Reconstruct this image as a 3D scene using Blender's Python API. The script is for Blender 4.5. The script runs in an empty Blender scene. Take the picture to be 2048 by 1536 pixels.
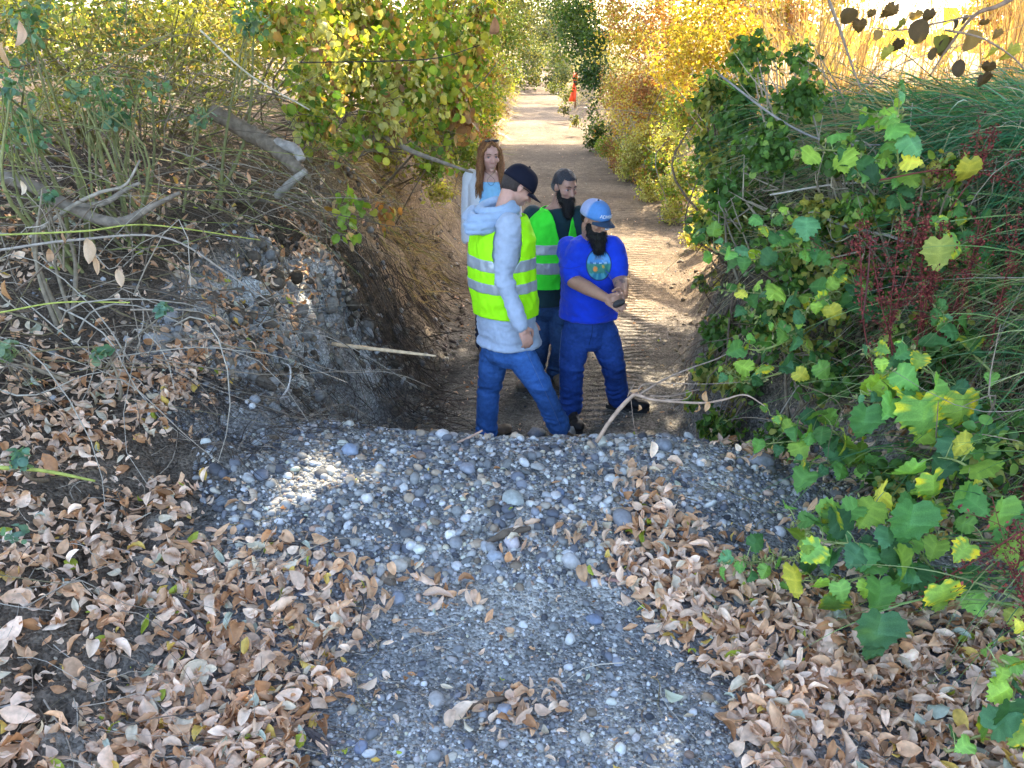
import bpy, bmesh, math, random
import numpy as np
from mathutils import Vector, Matrix
from mathutils.bvhtree import BVHTree

RND = random.Random(7)
rng = np.random.default_rng(11)
scene = bpy.context.scene
col_main = scene.collection

# ------------------------------------------------------------------ camera
CAM_H, F_PX, PITCH = 2.7, 1800.0, math.radians(21.2)
cam_d = bpy.data.cameras.new("camera")
cam = bpy.data.objects.new("camera", cam_d)
col_main.objects.link(cam)
cam.location = (0, 0, CAM_H)
cam.rotation_euler = (math.radians(90) - PITCH, 0, 0)
cam_d.sensor_width = 36
cam_d.lens = 36 * F_PX / 2048
cam_d.clip_start = 0.05
cam_d.clip_end = 2000
scene.camera = cam

# ------------------------------------------------------------------ light
SUN_AZ, SUN_EL = math.radians(17), math.radians(49)      # azimuth right of straight ahead
SDIR = Vector((math.sin(SUN_AZ) * math.cos(SUN_EL), math.cos(SUN_AZ) * math.cos(SUN_EL), math.sin(SUN_EL)))
world = bpy.data.worlds.new("World")
scene.world = world
world.use_nodes = True
wn = world.node_tree
for n in list(wn.nodes): wn.nodes.remove(n)
sky = wn.nodes.new("ShaderNodeTexSky")
sky.sky_type = 'NISHITA'
sky.sun_disc = False
sky.sun_elevation = SUN_EL
sky.sun_rotation = SUN_AZ
sky.dust_density = 3.0
sky.ozone_density = 0.6
bgn = wn.nodes.new("ShaderNodeBackground")
bgn.inputs[1].default_value = 0.15
wo = wn.nodes.new("ShaderNodeOutputWorld")
wn.links.new(sky.outputs[0], bgn.inputs[0])
wn.links.new(bgn.outputs[0], wo.inputs[0])
sun_d = bpy.data.lights.new("sun", 'SUN')
sun_d.energy = 2.1
sun_d.angle = math.radians(0.55)
sun_d.color = (1.0, 0.88, 0.68)
sun = bpy.data.objects.new("sun", sun_d)
col_main.objects.link(sun)
sun.location = (5, 10, 20)
sun.rotation_euler = SDIR.to_track_quat('Z', 'Y').to_euler()
scene.view_settings.view_transform = 'Standard'
scene.view_settings.look = 'None'
scene.view_settings.exposure = 3.35
scene.view_settings.gamma = 1.0
scene.view_settings.use_curve_mapping = False
scene.cycles.max_bounces = 8
scene.cycles.diffuse_bounces = 4
scene.cycles.transmission_bounces = 4
scene.cycles.use_denoising = True

# ------------------------------------------------------------------ helpers
CP, SP = math.cos(PITCH), math.sin(PITCH)
def ray(px, py):
    u, v = (px - 1024) / F_PX, (768 - py) / F_PX
    return Vector((u, CP + v * SP, -SP + v * CP))
def at(px, py, D):
    r = ray(px, py)
    return Vector((0, 0, CAM_H)) + r * (D / r.y)
def project(P):
    P = np.asarray(P, float)
    x, y, z = P[..., 0], P[..., 1], P[..., 2] - CAM_H
    d = y * CP - z * SP
    v = y * SP + z * CP
    d = np.where(d > .05, d, np.nan)
    return 1024 + F_PX * x / d, 768 - F_PX * v / d, d

def _hash(ix, iy, iz, seed):
    h = (ix.astype(np.int64) * 374761393 + iy.astype(np.int64) * 668265263 + iz.astype(np.int64) * 2147483647 + seed * 974711) & 0xffffffff
    h = ((h ^ (h >> 13)) * 1274126177) & 0xffffffff
    h = (h ^ (h >> 16)) & 0xffffffff
    h = (h * 2246822519) & 0xffffffff
    return ((h >> 8) & 0xffff) / 65535.0
def vnoise(P, scale=1.0, seed=0):
    P = np.asarray(P, float) * scale
    if P.shape[-1] == 2: P = np.concatenate([P, np.zeros(P.shape[:-1] + (1,))], -1)
    i = np.floor(P).astype(np.int64); f = P - i
    f = f * f * (3 - 2 * f)
    r = 0
    for a in (0, 1):
        for b in (0, 1):
            for c in (0, 1):
                w = (f[..., 0] if a else 1 - f[..., 0]) * (f[..., 1] if b else 1 - f[..., 1]) * (f[..., 2] if c else 1 - f[..., 2])
                r = r + w * _hash(i[..., 0] + a, i[..., 1] + b, i[..., 2] + c, seed)
    return r * 2 - 1
def fbm(P, scale=1.0, octv=4, seed=0, gain=.5):
    s, a, t = 0, 1, 0
    for k in range(octv):
        s = s + a * vnoise(P, scale * 2 ** k, seed + k * 13); t += a; a *= gain
    return s / t
def sstep(t):
    t = np.clip(t, 0, 1); return t * t * (3 - 2 * t)

def tag(o, label=None, cat=None, group=None, kind=None):
    if label: o['label'] = label
    if cat: o['category'] = cat
    if group: o['group'] = group
    if kind: o['kind'] = kind
    return o
def empty(name, loc=(0, 0, 0), **k):
    o = bpy.data.objects.new(name, None); o.empty_display_size = .1
    o.location = loc; col_main.objects.link(o); tag(o, **k); return o
def link(name, me, mat=None, parent=None):
    o = bpy.data.objects.new(name, me); col_main.objects.link(o)
    if mat is not None and len(me.materials) == 0: me.materials.append(mat)
    if parent is not None:
        o.parent = parent
        o.matrix_parent_inverse = Matrix.Translation(-Vector(root_loc(parent)))
    return o
def root_loc(p):
    l = Vector(p.location)
    while p.parent is not None and p.type == 'EMPTY':
        p = p.parent; l = l + Vector(p.location)
    return l if not hasattr(p, 'type') or True else l
def mesh_np(name, V, F, C=None, smooth=True):
    """V (n,3); F (m,k) one face size, or list of lists"""
    me = bpy.data.meshes.new(name)
    V = np.asarray(V, np.float32)
    if isinstance(F, np.ndarray):
        m, k = F.shape
        me.vertices.add(len(V)); me.vertices.foreach_set('co', V.ravel())
        me.loops.add(m * k); me.loops.foreach_set('vertex_index', F.astype(np.int32).ravel())
        me.polygons.add(m)
        me.polygons.foreach_set('loop_start', np.arange(0, m * k, k, dtype=np.int32))
        me.polygons.foreach_set('loop_total', np.full(m, k, np.int32))
    else:
        me.from_pydata([tuple(v) for v in V], [], [tuple(f) for f in F])
    if C is not None:
        a = me.color_attributes.new('col', 'FLOAT_COLOR', 'POINT')
        cc = np.ones((len(V), 4), np.float32); cc[:, :3] = C
        a.data.foreach_set('color', cc.ravel())
    me.update(calc_edges=True)
    me.polygons.foreach_set('use_smooth', np.full(len(me.polygons), smooth))
    me.validate()
    return me
def frames(N, spin=None):
    """rotation matrices (n,3,3) whose third column is N, random spin about it"""
    N = np.asarray(N, float); N = N / (np.linalg.norm(N, axis=1, keepdims=True) + 1e-9)
    n = len(N)
    if spin is None: spin = rng.uniform(0, 2 * np.pi, n)
    a = np.where(np.abs(N[:, 2:3]) < .9, np.array([[0, 0, 1.]]), np.array([[1., 0, 0]]))
    X = np.cross(a, N); X /= np.linalg.norm(X, axis=1, keepdims=True)
    Y = np.cross(N, X)
    c, s = np.cos(spin)[:, None], np.sin(spin)[:, None]
    return np.stack([X * c + Y * s, -X * s + Y * c, N], -1)
def frames_dir(Y, N):
    """columns: X, Y (leaf axis), Z (normal)"""
    Y = np.asarray(Y, float); Y = Y / (np.linalg.norm(Y, axis=1, keepdims=True) + 1e-9)
    X = np.cross(Y, N); X /= (np.linalg.norm(X, axis=1, keepdims=True) + 1e-9)
    Z = np.cross(X, Y)
    return np.stack([X, Y, Z], -1)
def bake_arrays(tpls, pos, R, scl, col, tidx=None):
    n = len(pos); pos = np.asarray(pos, float)
    if tidx is None: tidx = rng.integers(0, len(tpls), n)
    scl = np.asarray(scl, float)
    if scl.ndim == 1: scl = np.repeat(scl[:, None], 3, 1)
    Vs, Fs, Cs, off = [], [], [], 0
    for t, tp in enumerate(tpls):
        m = tidx == t
        if not m.any(): continue
        V, F = tp[0], tp[1]
        TC = tp[2] if len(tp) > 2 else None
        vv = V[None] * scl[m][:, None, :]
        vv = np.einsum('nij,nkj->nki', R[m], vv) + pos[m][:, None, :]
        k = int(m.sum())
        ff = F[None] + (np.arange(k) * len(V))[:, None, None] + off
        cc = np.repeat(col[m][:, None, :], len(V), 1)
        if TC is not None: cc = cc * TC[None]
        Vs.append(vv.reshape(-1, 3)); Fs.append(ff.reshape(-1, F.shape[1])); Cs.append(cc.reshape(-1, 3))
        off += k * len(V)
    return np.concatenate(Vs), np.concatenate(Fs), np.concatenate(Cs)
def bake(name, tpls, pos, R, scl, col, mat, parent=None, tidx=None, smooth=True):
    V, F, C = bake_arrays(tpls, pos, R, scl, col, tidx)
    return link(name, mesh_np(name, V, F, C, smooth), mat, parent)

def tube_arrays(P, r, sides=5, cap=True):
    """tube along polyline P (n,3), radii r; triangles"""
    P = np.asarray(P, float); n = len(P)
    r = np.broadcast_to(np.asarray(r, float), (n,))
    T = np.gradient(P, axis=0); T /= (np.linalg.norm(T, axis=1, keepdims=True) + 1e-9)
    up = np.array([0, 0, 1.]) if abs(T[0, 2]) < .9 else np.array([1., 0, 0])
    X = np.cross(T, up); X /= (np.linalg.norm(X, axis=1, keepdims=True) + 1e-9)
    Y = np.cross(T, X)
    a = np.linspace(0, 2 * np.pi, sides, endpoint=False)
    V = (P[:, None] + r[:, None, None] * (np.cos(a)[None, :, None] * X[:, None] + np.sin(a)[None, :, None] * Y[:, None])).reshape(-1, 3)
    F = []
    i = np.arange(sides); j = (i + 1) % sides
    for k in range(n - 1):
        A, B = k * sides, (k + 1) * sides
        F.append(np.stack([A + i, A + j, B + j], 1)); F.append(np.stack([A + i, B + j, B + i], 1))
    if cap:
        V = np.concatenate([V, P[:1], P[-1:]])
        s0, s1 = n * sides, n * sides + 1; B = (n - 1) * sides
        F.append(np.stack([np.full(sides, s0), j, i], 1)); F.append(np.stack([np.full(sides, s1), B + i, B + j], 1))
    return V, np.concatenate(F)
class Acc:
    def __init__(s): s.V, s.F, s.C, s.n = [], [], [], 0
    def add(s, V, F, c):
        s.V.append(V); s.F.append(F + s.n); s.C.append(np.broadcast_to(np.asarray(c, float), (len(V), 3))); s.n += len(V)
    def build(s, name, mat, parent=None, smooth=True):
        return link(name, mesh_np(name, np.concatenate(s.V), np.concatenate(s.F), np.concatenate(s.C), smooth), mat, parent)
def spline(P, n):
    """Catmull-Rom through P -> n points"""
    P = np.asarray([tuple(p) for p in P], float)
    if len(P) < 3: return P[0] + (P[-1] - P[0]) * np.linspace(0, 1, n)[:, None]
    Q = np.concatenate([[2 * P[0] - P[1]], P, [2 * P[-1] - P[-2]]])
    t = np.linspace(0, len(P) - 1 - 1e-6, n); i = t.astype(int); f = (t - i)[:, None]
    a, b, c, d = Q[i], Q[i + 1], Q[i + 2], Q[i + 3]
    return .5 * (2 * b + (c - a) * f + (2 * a - 5 * b + 4 * c - d) * f ** 2 + (3 * b - a - 3 * c + d) * f ** 3)

# ------------------------------------------------------------------ materials
def new_mat(name):
    m = bpy.data.materials.new(name); m.use_nodes = True
    nt = m.node_tree
    for n in list(nt.nodes): nt.nodes.remove(n)
    return m, nt, nt.nodes.new, nt.links.new
def mat_col(name, rough=.8, noise_scale=30, noise_amt=.25, bump=.0, bump_scale=80, transl=0, tint=(1, 1, 1), spec=.3, gen=True, tcol=(1.25, 1.2, .45), rand=0.0, fixed=None, sheen=0.0):
    m, nt, N, L = new_mat(name)
    out = N("ShaderNodeOutputMaterial"); bs = N("ShaderNodeBsdfPrincipled")
    bs.inputs['Roughness'].default_value = rough
    bs.inputs['Specular IOR Level'].default_value = spec
    if sheen: bs.inputs['Sheen Weight'].default_value = sheen
    if fixed is None:
        a = N("ShaderNodeAttribute"); a.attribute_name = 'col'; src = a.outputs['Color']
    else:
        a = N("ShaderNodeRGB"); a.outputs[0].default_value = (*fixed, 1); src = a.outputs[0]
    tc = N("ShaderNodeTexCoord")
    nz = N("ShaderNodeTexNoise"); nz.inputs['Scale'].default_value = noise_scale; nz.inputs['Detail'].default_value = 4
    L(tc.outputs['Object'], nz.inputs['Vector'])
    mr = N("ShaderNodeMapRange"); mr.inputs['From Min'].default_value = .25; mr.inputs['From Max'].default_value = .75
    mr.inputs['To Min'].default_value = 1 - noise_amt; mr.inputs['To Max'].default_value = 1 + noise_amt
    L(nz.outputs['Fac'], mr.inputs['Value'])
    mul = N("ShaderNodeVectorMath"); mul.operation = 'SCALE'
    L(src, mul.inputs[0]); L(mr.outputs[0], mul.inputs['Scale'])
    fin = mul.outputs[0]
    if rand:
        oi = N("ShaderNodeObjectInfo"); r2 = N("ShaderNodeMapRange")
        r2.inputs['To Min'].default_value = 1 - rand; r2.inputs['To Max'].default_value = 1 + rand
        L(oi.outputs['Random'], r2.inputs['Value'])
        m2 = N("ShaderNodeVectorMath"); m2.operation = 'SCALE'
        L(fin, m2.inputs[0]); L(r2.outputs[0], m2.inputs['Scale']); fin = m2.outputs[0]
    L(fin, bs.inputs['Base Color'])
    if bump:
        nb = N("ShaderNodeTexNoise"); nb.inputs['Scale'].default_value = bump_scale; nb.inputs['Detail'].default_value = 6
        L(tc.outputs['Object'], nb.inputs['Vector'])
        bp = N("ShaderNodeBump"); bp.inputs['Strength'].default_value = bump; bp.inputs['Distance'].default_value = .01
        L(nb.outputs['Fac'], bp.inputs['Height']); L(bp.outputs[0], bs.inputs['Normal'])
    if transl:
        tr = N("ShaderNodeBsdfTranslucent"); mx = N("ShaderNodeMixShader"); mx.inputs[0].default_value = transl
        vm = N("ShaderNodeVectorMath"); vm.operation = 'MULTIPLY'; vm.inputs[1].default_value = tcol
        L(fin, vm.inputs[0]); L(vm.outputs[0], tr.inputs['Color'])
        L(bs.outputs[0], mx.inputs[1]); L(tr.outputs[0], mx.inputs[2]); L(mx.outputs[0], out.inputs[0])
    else:
        L(bs.outputs[0], out.inputs[0])
    return m
M = {}
M['leaf'] = mat_col('leaf', .5, 25, .2, transl=.38, spec=.3, tcol=(1.9, 1.7, .5))
M['leaf_obj'] = mat_col('leaf_single', .55, 40, .2, transl=.35, spec=.22, rand=.38, bump=.25, bump_scale=60, tcol=(1.7, 1.7, .5))
M['litter'] = mat_col('dry_leaf', .62, 60, .22, transl=.22, spec=.3, tcol=(1.4, 1.1, .7))
M['grass'] = mat_col('grass_blade', .45, 15, .2, transl=.35, spec=.4, tcol=(1.5, 1.5, .6))
M['reed'] = mat_col('dry_reed', .6, 15, .2, transl=.5, tcol=(1.7, 1.25, .6))
M['twig'] = mat_col('twig_bark', .8, 40, .3)
M['bark'] = mat_col('weathered_bark', .85, 25, .35, bump=.9, bump_scale=45)
M['stone'] = mat_col('pebble_stone', .72, 60, .22, bump=.15, bump_scale=120, spec=.35)
M['root'] = mat_col('root_fibre', .9, 40, .3)

# ground: colour from the sheet, fine grit and gravel relief from noise
def ground_mat():
    m, nt, N, L = new_mat('ground_soil')
    out = N("ShaderNodeOutputMaterial"); bs = N("ShaderNodeBsdfPrincipled")
    bs.inputs['Roughness'].default_value = .95; bs.inputs['Specular IOR Level'].default_value = .15
    a = N("ShaderNodeAttribute"); a.attribute_name = 'col'
    tr = N("ShaderNodeAttribute"); tr.attribute_name = 'tread'
    tc = N("ShaderNodeTexCoord")
    def noise(sc, det=6):
        n = N("ShaderNodeTexNoise"); n.inputs['Scale'].default_value = sc; n.inputs['Detail'].default_value = det
        L(tc.outputs['Object'], n.inputs['Vector']); return n
    n1, n2, n3 = noise(9), noise(70), noise(2.2, 3)
    vo = N("ShaderNodeTexVoronoi"); vo.inputs['Scale'].default_value = 75; L(tc.outputs['Object'], vo.inputs['Vector'])
    vo2 = N("ShaderNodeTexVoronoi"); vo2.inputs['Scale'].default_value = 34; L(tc.outputs['Object'], vo2.inputs['Vector'])
    def mr(src, a0, b0, a1, b1):
        q = N("ShaderNodeMapRange"); q.inputs['From Min'].default_value = a0; q.inputs['From Max'].default_value = b0
        q.inputs['To Min'].default_value = a1; q.inputs['To Max'].default_value = b1; L(src, q.inputs['Value']); return q.outputs[0]
    def math_(op, x, y):
        q = N("ShaderNodeMath"); q.operation = op
        for i, s in enumerate((x, y)):
            if isinstance(s, (int, float)): q.inputs[i].default_value = s
            else: L(s, q.inputs[i])
        return q.outputs[0]
    f = math_('MULTIPLY', mr(n1.outputs['Fac'], .3, .7, .72, 1.28), mr(n2.outputs['Fac'], .3, .7, .7, 1.3))
    f = math_('MULTIPLY', f, mr(n3.outputs['Fac'], .3, .7, .85, 1.15))
    sep = N("ShaderNodeSeparateColor"); L(vo.outputs['Color'], sep.inputs[0])
    f = math_('MULTIPLY', f, mr(sep.outputs[0], 0, 1, .6, 1.45))
    sc = N("ShaderNodeVectorMath"); sc.operation = 'SCALE'; L(a.outputs['Color'], sc.inputs[0]); L(f, sc.inputs['Scale'])
    L(sc.outputs[0], bs.inputs['Base Color'])
    # tyre lug marks
    wv = N("ShaderNodeTexWave"); wv.wave_type = 'BANDS'; wv.bands_direction = 'Y'; wv.inputs['Scale'].default_value = 3.1
    wv.inputs['Distortion'].default_value = .9; wv.inputs['Detail'].default_value = 2
    L(tc.outputs['Object'], wv.inputs['Vector'])
    h1 = math_('MULTIPLY', math_('MULTIPLY', wv.outputs['Fac'], tr.outputs['Fac']), 2.6)
    h2 = math_('ADD', math_('MULTIPLY', n2.outputs['Fac'], 1.1), math_('MULTIPLY', n1.outputs['Fac'], 2.0))
    h3 = math_('SUBTRACT', h2, math_('MULTIPLY', vo.outputs['Distance'], 1.0))
    h4 = math_('SUBTRACT', h3, math_('MULTIPLY', vo2.outputs['Distance'], .8))
    h = math_('ADD', h4, h1)
    bp = N("ShaderNodeBump"); bp.inputs['Strength'].default_value = .9; bp.inputs['Distance'].default_value = .014
    L(h, bp.inputs['Height']); L(bp.outputs[0], bs.inputs['Normal'])
    L(bs.outputs[0], out.inputs[0])
    return m
M['ground'] = ground_mat()

# ------------------------------------------------------------------ terrain
YK = [0, 3, 4, 5.2, 6.3, 9.5, 12, 15, 20, 24, 35, 50, 80]
XL = [-1.0, -1.0, -1.0, -.80, -.68, -.50, -.62, -.66, -.42, -.22, .05, .55, 1.0]
XR = [2.0, 1.8, 1.6, 1.35, 1.3, 1.8, 2.3, 2.55, 2.45, 2.3, 2.25, 2.2, 2.1]
def terr0(x, y):
    x = np.asarray(x, float); y = np.asarray(y, float)
    wob = .12 * vnoise(np.stack([x * 0, y], -1), .9, 5)
    xl = np.interp(y, YK, XL) + wob * sstep((y - 5) / 2); xr = np.interp(y, YK, XR) + .15 * vnoise(np.stack([x * 0 + 9, y], -1), .8, 6)
    Lh = -.08 + .2 * np.clip(y, 2.5, 8) + .18 * np.clip(-x, 0, 6) - .25 * sstep((y - 10) / 8)
    crest = .87 - .085 * sstep((x + 1.15) / .9) - .10 * sstep((x - .8) / .8) + .05 * vnoise(np.stack([x, y * 0], -1), 1.6, 3)
    yy = y + .10 * vnoise(np.stack([x, y * 0 + 4], -1), 1.1, 9) + .05 * x
    prof = np.interp(yy, [-50, 2.0, 2.6, 3.0, 3.5, 3.9, 4.15, 4.5, 5.35], [.72, .72, .75, .84, .96, 1.0, .97, .78, 0])
    dam = np.where(yy < 2.7, .72 + 0 * x, crest * prof)
    w = sstep((yy - 2.3) / .8); dam = .59 * (1 - w) + crest * prof * w
    wl = np.interp(y, [0, 4, 4.8, 5.5, 7.5, 9.5, 20], [.9, .9, 1.0, 1.15, 1.25, 1.1, 1.1]) * (1 + .25 * vnoise(np.stack([x * 0 + 2, y], -1), 1.5, 15))
    tl = sstep((xl - x) / wl)
    z = dam * (1 - tl) + np.maximum(Lh, dam * 0) * tl
    Rh = np.interp(y, [0, 4, 6, 9, 10.5, 14, 17, 80], [1.95, 1.95, 1.85, 1.7, .95, .95, 1.6, 1.6]) + .12 * np.clip(x - xr - .6, 0, 4)
    wr = np.interp(y, [0, 4.5, 6, 9, 10.5, 14, 16], [1.5, 1.1, .65, .8, 1.8, 1.8, 1.1])
    tr = sstep((x - xr) / wr)
    z = z * (1 - tr) + Rh * tr
    # floor humps further along
    z = z + .10 * sstep((y - 14) / 6) * (np.sin(y * .9) * .5) * (1 - tl) * (1 - tr)
    return z, tl, tr, xl, xr
def terr(x, y, detail=True):
    z, tl, tr, xl, xr = terr0(x, y)
    if detail:
        P = np.stack([np.asarray(x, float) + 0 * z, np.asarray(y, float) + 0 * z], -1)
        wall = 4 * tl * (1 - tl) + 4 * tr * (1 - tr)
        z = z + .022 * fbm(P, 3.5, 4, 21) * (1 + 1.2 * wall) + .20 * fbm(P, 2.0, 3, 33) * wall + .06 * fbm(P, 7, 3, 34) * wall + .012 * fbm(P, 14, 3, 41)
        # undercut pockets in the near left bank
        for (cx, cy, r, d) in ((-1.15, 4.95, .17, .55), (-.98, 5.25, .12, .35), (-1.05, 6.1, .10, .3), (-1.75, 6.6, .22, .5), (-1.0, 5.5, .18, .28), (-1.35, 5.75, .12, .2), (-1.45, 7.2, .35, .6), (-1.2, 5.9, .12, .3), (-.9, 6.2, .2, .15)):
            z = z - d * np.exp(-((P[..., 0] - cx) ** 2 + (P[..., 1] - cy) ** 2) / (r * r))
        z = z - .05 * (vnoise(P, 5.5, 77) > .45) * wall
    return z
def tz(x, y): return float(terr(np.array([x]), np.array([y]))[0])

def lerp(a, b, t): return np.asarray(a) * (1 - t[..., None]) + np.asarray(b) * t[..., None]
def ground_colour(X, Y, Z):
    _, tl, tr, xl, xr = terr0(X, Y)
    P = np.stack([X, Y], -1)
    n = fbm(P, 1.3, 4, 50)
    gravel = np.array([.20, .205, .205]); dust = np.array([.31, .295, .26]); soil = np.array([.105, .082, .06])
    tan = np.array([.26, .18, .105]); pathc = np.array([.185, .135, .085]); brown = np.array([.085, .062, .042])
    t = sstep(.5 + 1.2 * n)
    c = lerp(gravel, dust, t)
    far = sstep((Y - 5.6) / 4)
    c = c * (1 - far[..., None]) + lerp(pathc * .8, pathc, t) * far[..., None]
    # darker grey-brown floor just behind the mound
    floor_dk = sstep((Y - 4.4) / .5) * (1 - sstep((Y - 8.0) / 2.0)) * (1 - sstep((X - xr) / .3 ))
    c = c * (1 - .8 * floor_dk[..., None]) + np.array([.135, .122, .105]) * .8 * floor_dk[..., None]
    # left bank: grey silt spur near, tan-brown cut bank further on
    lb = sstep((xl - X) / .5)
    lc = lerp(soil, tan * .9, sstep((Y - 6.6) / 1.5))
    spur = sstep((1 - ((X + 1.35 - .12 * (Y - 5.2)) ** 2 / .55 + (Y - 5.3) ** 2 / 2.8)) * 1.8 + .5 * n)
    n2 = fbm(P, 5.5, 3, 52); sp_c = lerp(np.array([.18, .155, .13]), np.array([.38, .375, .355]), sstep(.55 + 1.1 * n + .9 * n2)); lc = lc * (1 - spur[..., None]) + sp_c * spur[..., None]
    c = c * (1 - lb[..., None]) + lc * lb[..., None]
    up = sstep((xl - X - 1.3) / 1.2)
    c = c * (1 - up[..., None]) + brown * up[..., None]
    rb = sstep((X - xr) / .5)
    rc = lerp(brown * 1.1, tan, sstep((Y - 8.6) / 1.5))
    c = c * (1 - rb[..., None]) + rc * rb[..., None]
    gold = sstep((np.abs(X - 1) - 6) / 4) * sstep((Y - 9) / 5)
    c = c * (1 - gold[..., None]) + np.array([.36, .27, .12]) * gold[..., None]
    tread = np.exp(-((X - (xr - .52)) / .22) ** 2) + .8 * np.exp(-((X - (xl + .38)) / .2) ** 2)
    tread = tread * sstep((Y - 5.4) / .8) * (1 - sstep((Y - 24) / 10)) * (1 - lb) * (1 - rb)
    c = c * (.85 + .3 * t[..., None])
    return np.clip(c, .01, .6), tread
def ground_sheet(name, X, Y, keep=None, drop=0.0):
    Z = terr(X, Y) - drop
    nr, nc = X.shape
    _, tl_, tr_, _, _ = terr0(X, Y); wl_ = 4 * tl_ * (1 - tl_) + 4 * tr_ * (1 - tr_)
    Q3 = np.stack([X, Y, Z], -1); X0 = X; X = X + wl_ * (.16 * fbm(Q3, 2.6, 4, 61) + .05 * fbm(Q3, 11, 3, 63)) * (np.abs(X) < 8)
    Z = Z + wl_ * .05 * fbm(Q3, 6, 3, 65)
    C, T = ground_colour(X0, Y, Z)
    idx = np.arange(nr * nc).reshape(nr, nc)
    F = np.stack([idx[:-1, :-1], idx[:-1, 1:], idx[1:, 1:], idx[1:, :-1]], -1).reshape(-1, 4)
    if keep is not None: F = F[keep(X, Y)[:-1, :-1].reshape(-1)]
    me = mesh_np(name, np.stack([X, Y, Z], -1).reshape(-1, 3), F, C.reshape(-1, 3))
    a = me.attributes.new('tread', 'FLOAT', 'POINT')
    if len(a.data) == T.size: a.data.foreach_set('value', T.ravel().astype(np.float32))
    o = link(name, me, M['ground'])
    return tag(o, kind='structure')
rows = np.concatenate([np.arange(.7, 2, .05), 2 * 1.009 ** np.arange(0, 260)])
rows = rows[rows < 19]; rows = np.concatenate([rows, 19 * 1.03 ** np.arange(1, 100)]); rows = rows[rows < 330]
u = np.linspace(-1, 1, 520)
YY, UU = np.meshgrid(rows, u, indexing='ij')
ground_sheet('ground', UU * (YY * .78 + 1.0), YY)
gx = np.arange(-340, 341, 5.0); gy = np.arange(-60, 341, 5.0)
GY, GX = np.meshgrid(gy, gx, indexing='ij')
ground_sheet('surrounding_land', GX, GY, keep=lambda X, Y: ~((np.abs(X) < Y * .78 - 8) & (np.abs(X + 5) < Y * .78 - 8) & (Y > 4)) & ~((X >= -20) & (X <= 15) & (Y >= -5) & (Y <= 15)), drop=.12)
# ground cells right around and behind the viewer
gx = np.arange(-20, 20.1, .4); gy = np.arange(-5, 20.1, .4)
GY, GX = np.meshgrid(gy, gx, indexing='ij')
ground_sheet('ground', GX, GY, keep=lambda X, Y: ~((np.abs(X) < Y * .78 + .2) & (np.abs(X + .4) < Y * .78 + .2) & (Y > .8)), drop=.03)

# ------------------------------------------------------------------ leaf and stone shapes
def strip_leaf(nl, width, fold, curl, twist, shape=.9, wav=0, seed=0):
    r = np.random.default_rng(seed)
    t = np.linspace(0, 1, nl)
    w = width * np.sin(np.pi * np.clip(t, .0, 1) ** shape) ** .8; w[0] = .01; w[-1] = .004
    V = []; ang = curl * (t - .35)
    for i, a in enumerate(t):
        # centre line bends in the YZ plane
        cy = np.trapz(np.cos(ang[:i + 1]), t[:i + 1]) if i else 0
        cz = np.trapz(np.sin(ang[:i + 1]), t[:i + 1]) if i else 0
        tw = twist * (a - .5)
        for s in (-1, -.5, 0, .5, 1):
            x = s * w[i]; z = abs(s) ** 1.3 * w[i] * fold + wav * r.normal() * w[i]
            x = x * math.cos(fold * .6 * abs(s))
            xx = x * math.cos(tw) - z * math.sin(tw); zz = x * math.sin(tw) + z * math.cos(tw)
            V.append((xx, cy - zz * math.sin(ang[i]) * .6, cz + zz))
    V = np.array(V); V[:, 1] -= V[:, 1].mean(); V[:, 2] -= V[:, 2].min()
    F = []
    for i in range(nl - 1):
        for j in range(4):
            a = i * 5 + j; F += [(a, a + 1, a + 6), (a, a + 6, a + 5)]
    C = np.ones((len(V), 3)); C[2::5] *= .85
    return V, np.array(F), C
LITTER = [strip_leaf(8, .165 + .03 * (k % 4), [.35, .9, .2, -.5, 1.3, .1, .6, -.9, .3, 1.6][k], [.9, -1.8, 2.1, .5, -.8, 2.8, -2.4, .4, -1.5, 1.6][k], [.3, -.9, .6, .2, 1.3, -.4, 0, -1.1, .8, -.5][k], shape=[.8, 1.0, .75, .9, .8, 1.1, .85, .7, .95, .8][k], wav=.13, seed=k) for k in range(10)]
FLAT_LEAVES = [strip_leaf(5, .22, f, c, tw, wav=.05, seed=40 + k) for k, (f, c, tw) in enumerate([(.3, .5, 0), (.5, -.8, .3), (.2, 1.0, -.3)])]
def round_leaf(seed, lobes=0, droop=.3):
    r = np.random.default_rng(seed)
    n = 11
    a = np.linspace(-np.pi * .5 + .25, 1.5 * np.pi - .25, n)
    rad = .5 * (1 + .06 * r.normal(size=n)) * (1 + lobes * np.cos(3 * (a - np.pi / 2)))
    B = np.stack([np.cos(a) * rad * .95, .45 + np.sin(a) * rad, 0 * a], 1)
    inner = np.stack([np.cos(a) * rad * .5, .42 + np.sin(a) * rad * .5, 0 * a], 1)
    V = np.concatenate([[[0, .02, 0], [0, .42, 0]], inner, B])
    V[:, 2] += .28 * np.abs(V[:, 0]) * (1 if seed % 2 else -.8) - droop * V[:, 1] ** 2 + .03 * r.normal(size=len(V))
    F = []
    for i in range(n - 1):
        F += [(1, 2 + i, 3 + i), (2 + i, 2 + n + i, 3 + n + i), (2 + i, 3 + n + i, 3 + i)]
    F += [(0, 2 + n, 2), (0, 2, 1), (0, 1, 1 + n), (0, 1 + n, 1 + 2 * n)]
    C = np.ones((len(V), 3)); C[0:2] *= 1.15
    return V, np.array(F), C
ROUND = [round_leaf(k, .08 * (k % 3), .2 + .2 * (k % 2)) for k in range(6)]
DIAMOND = []
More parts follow.
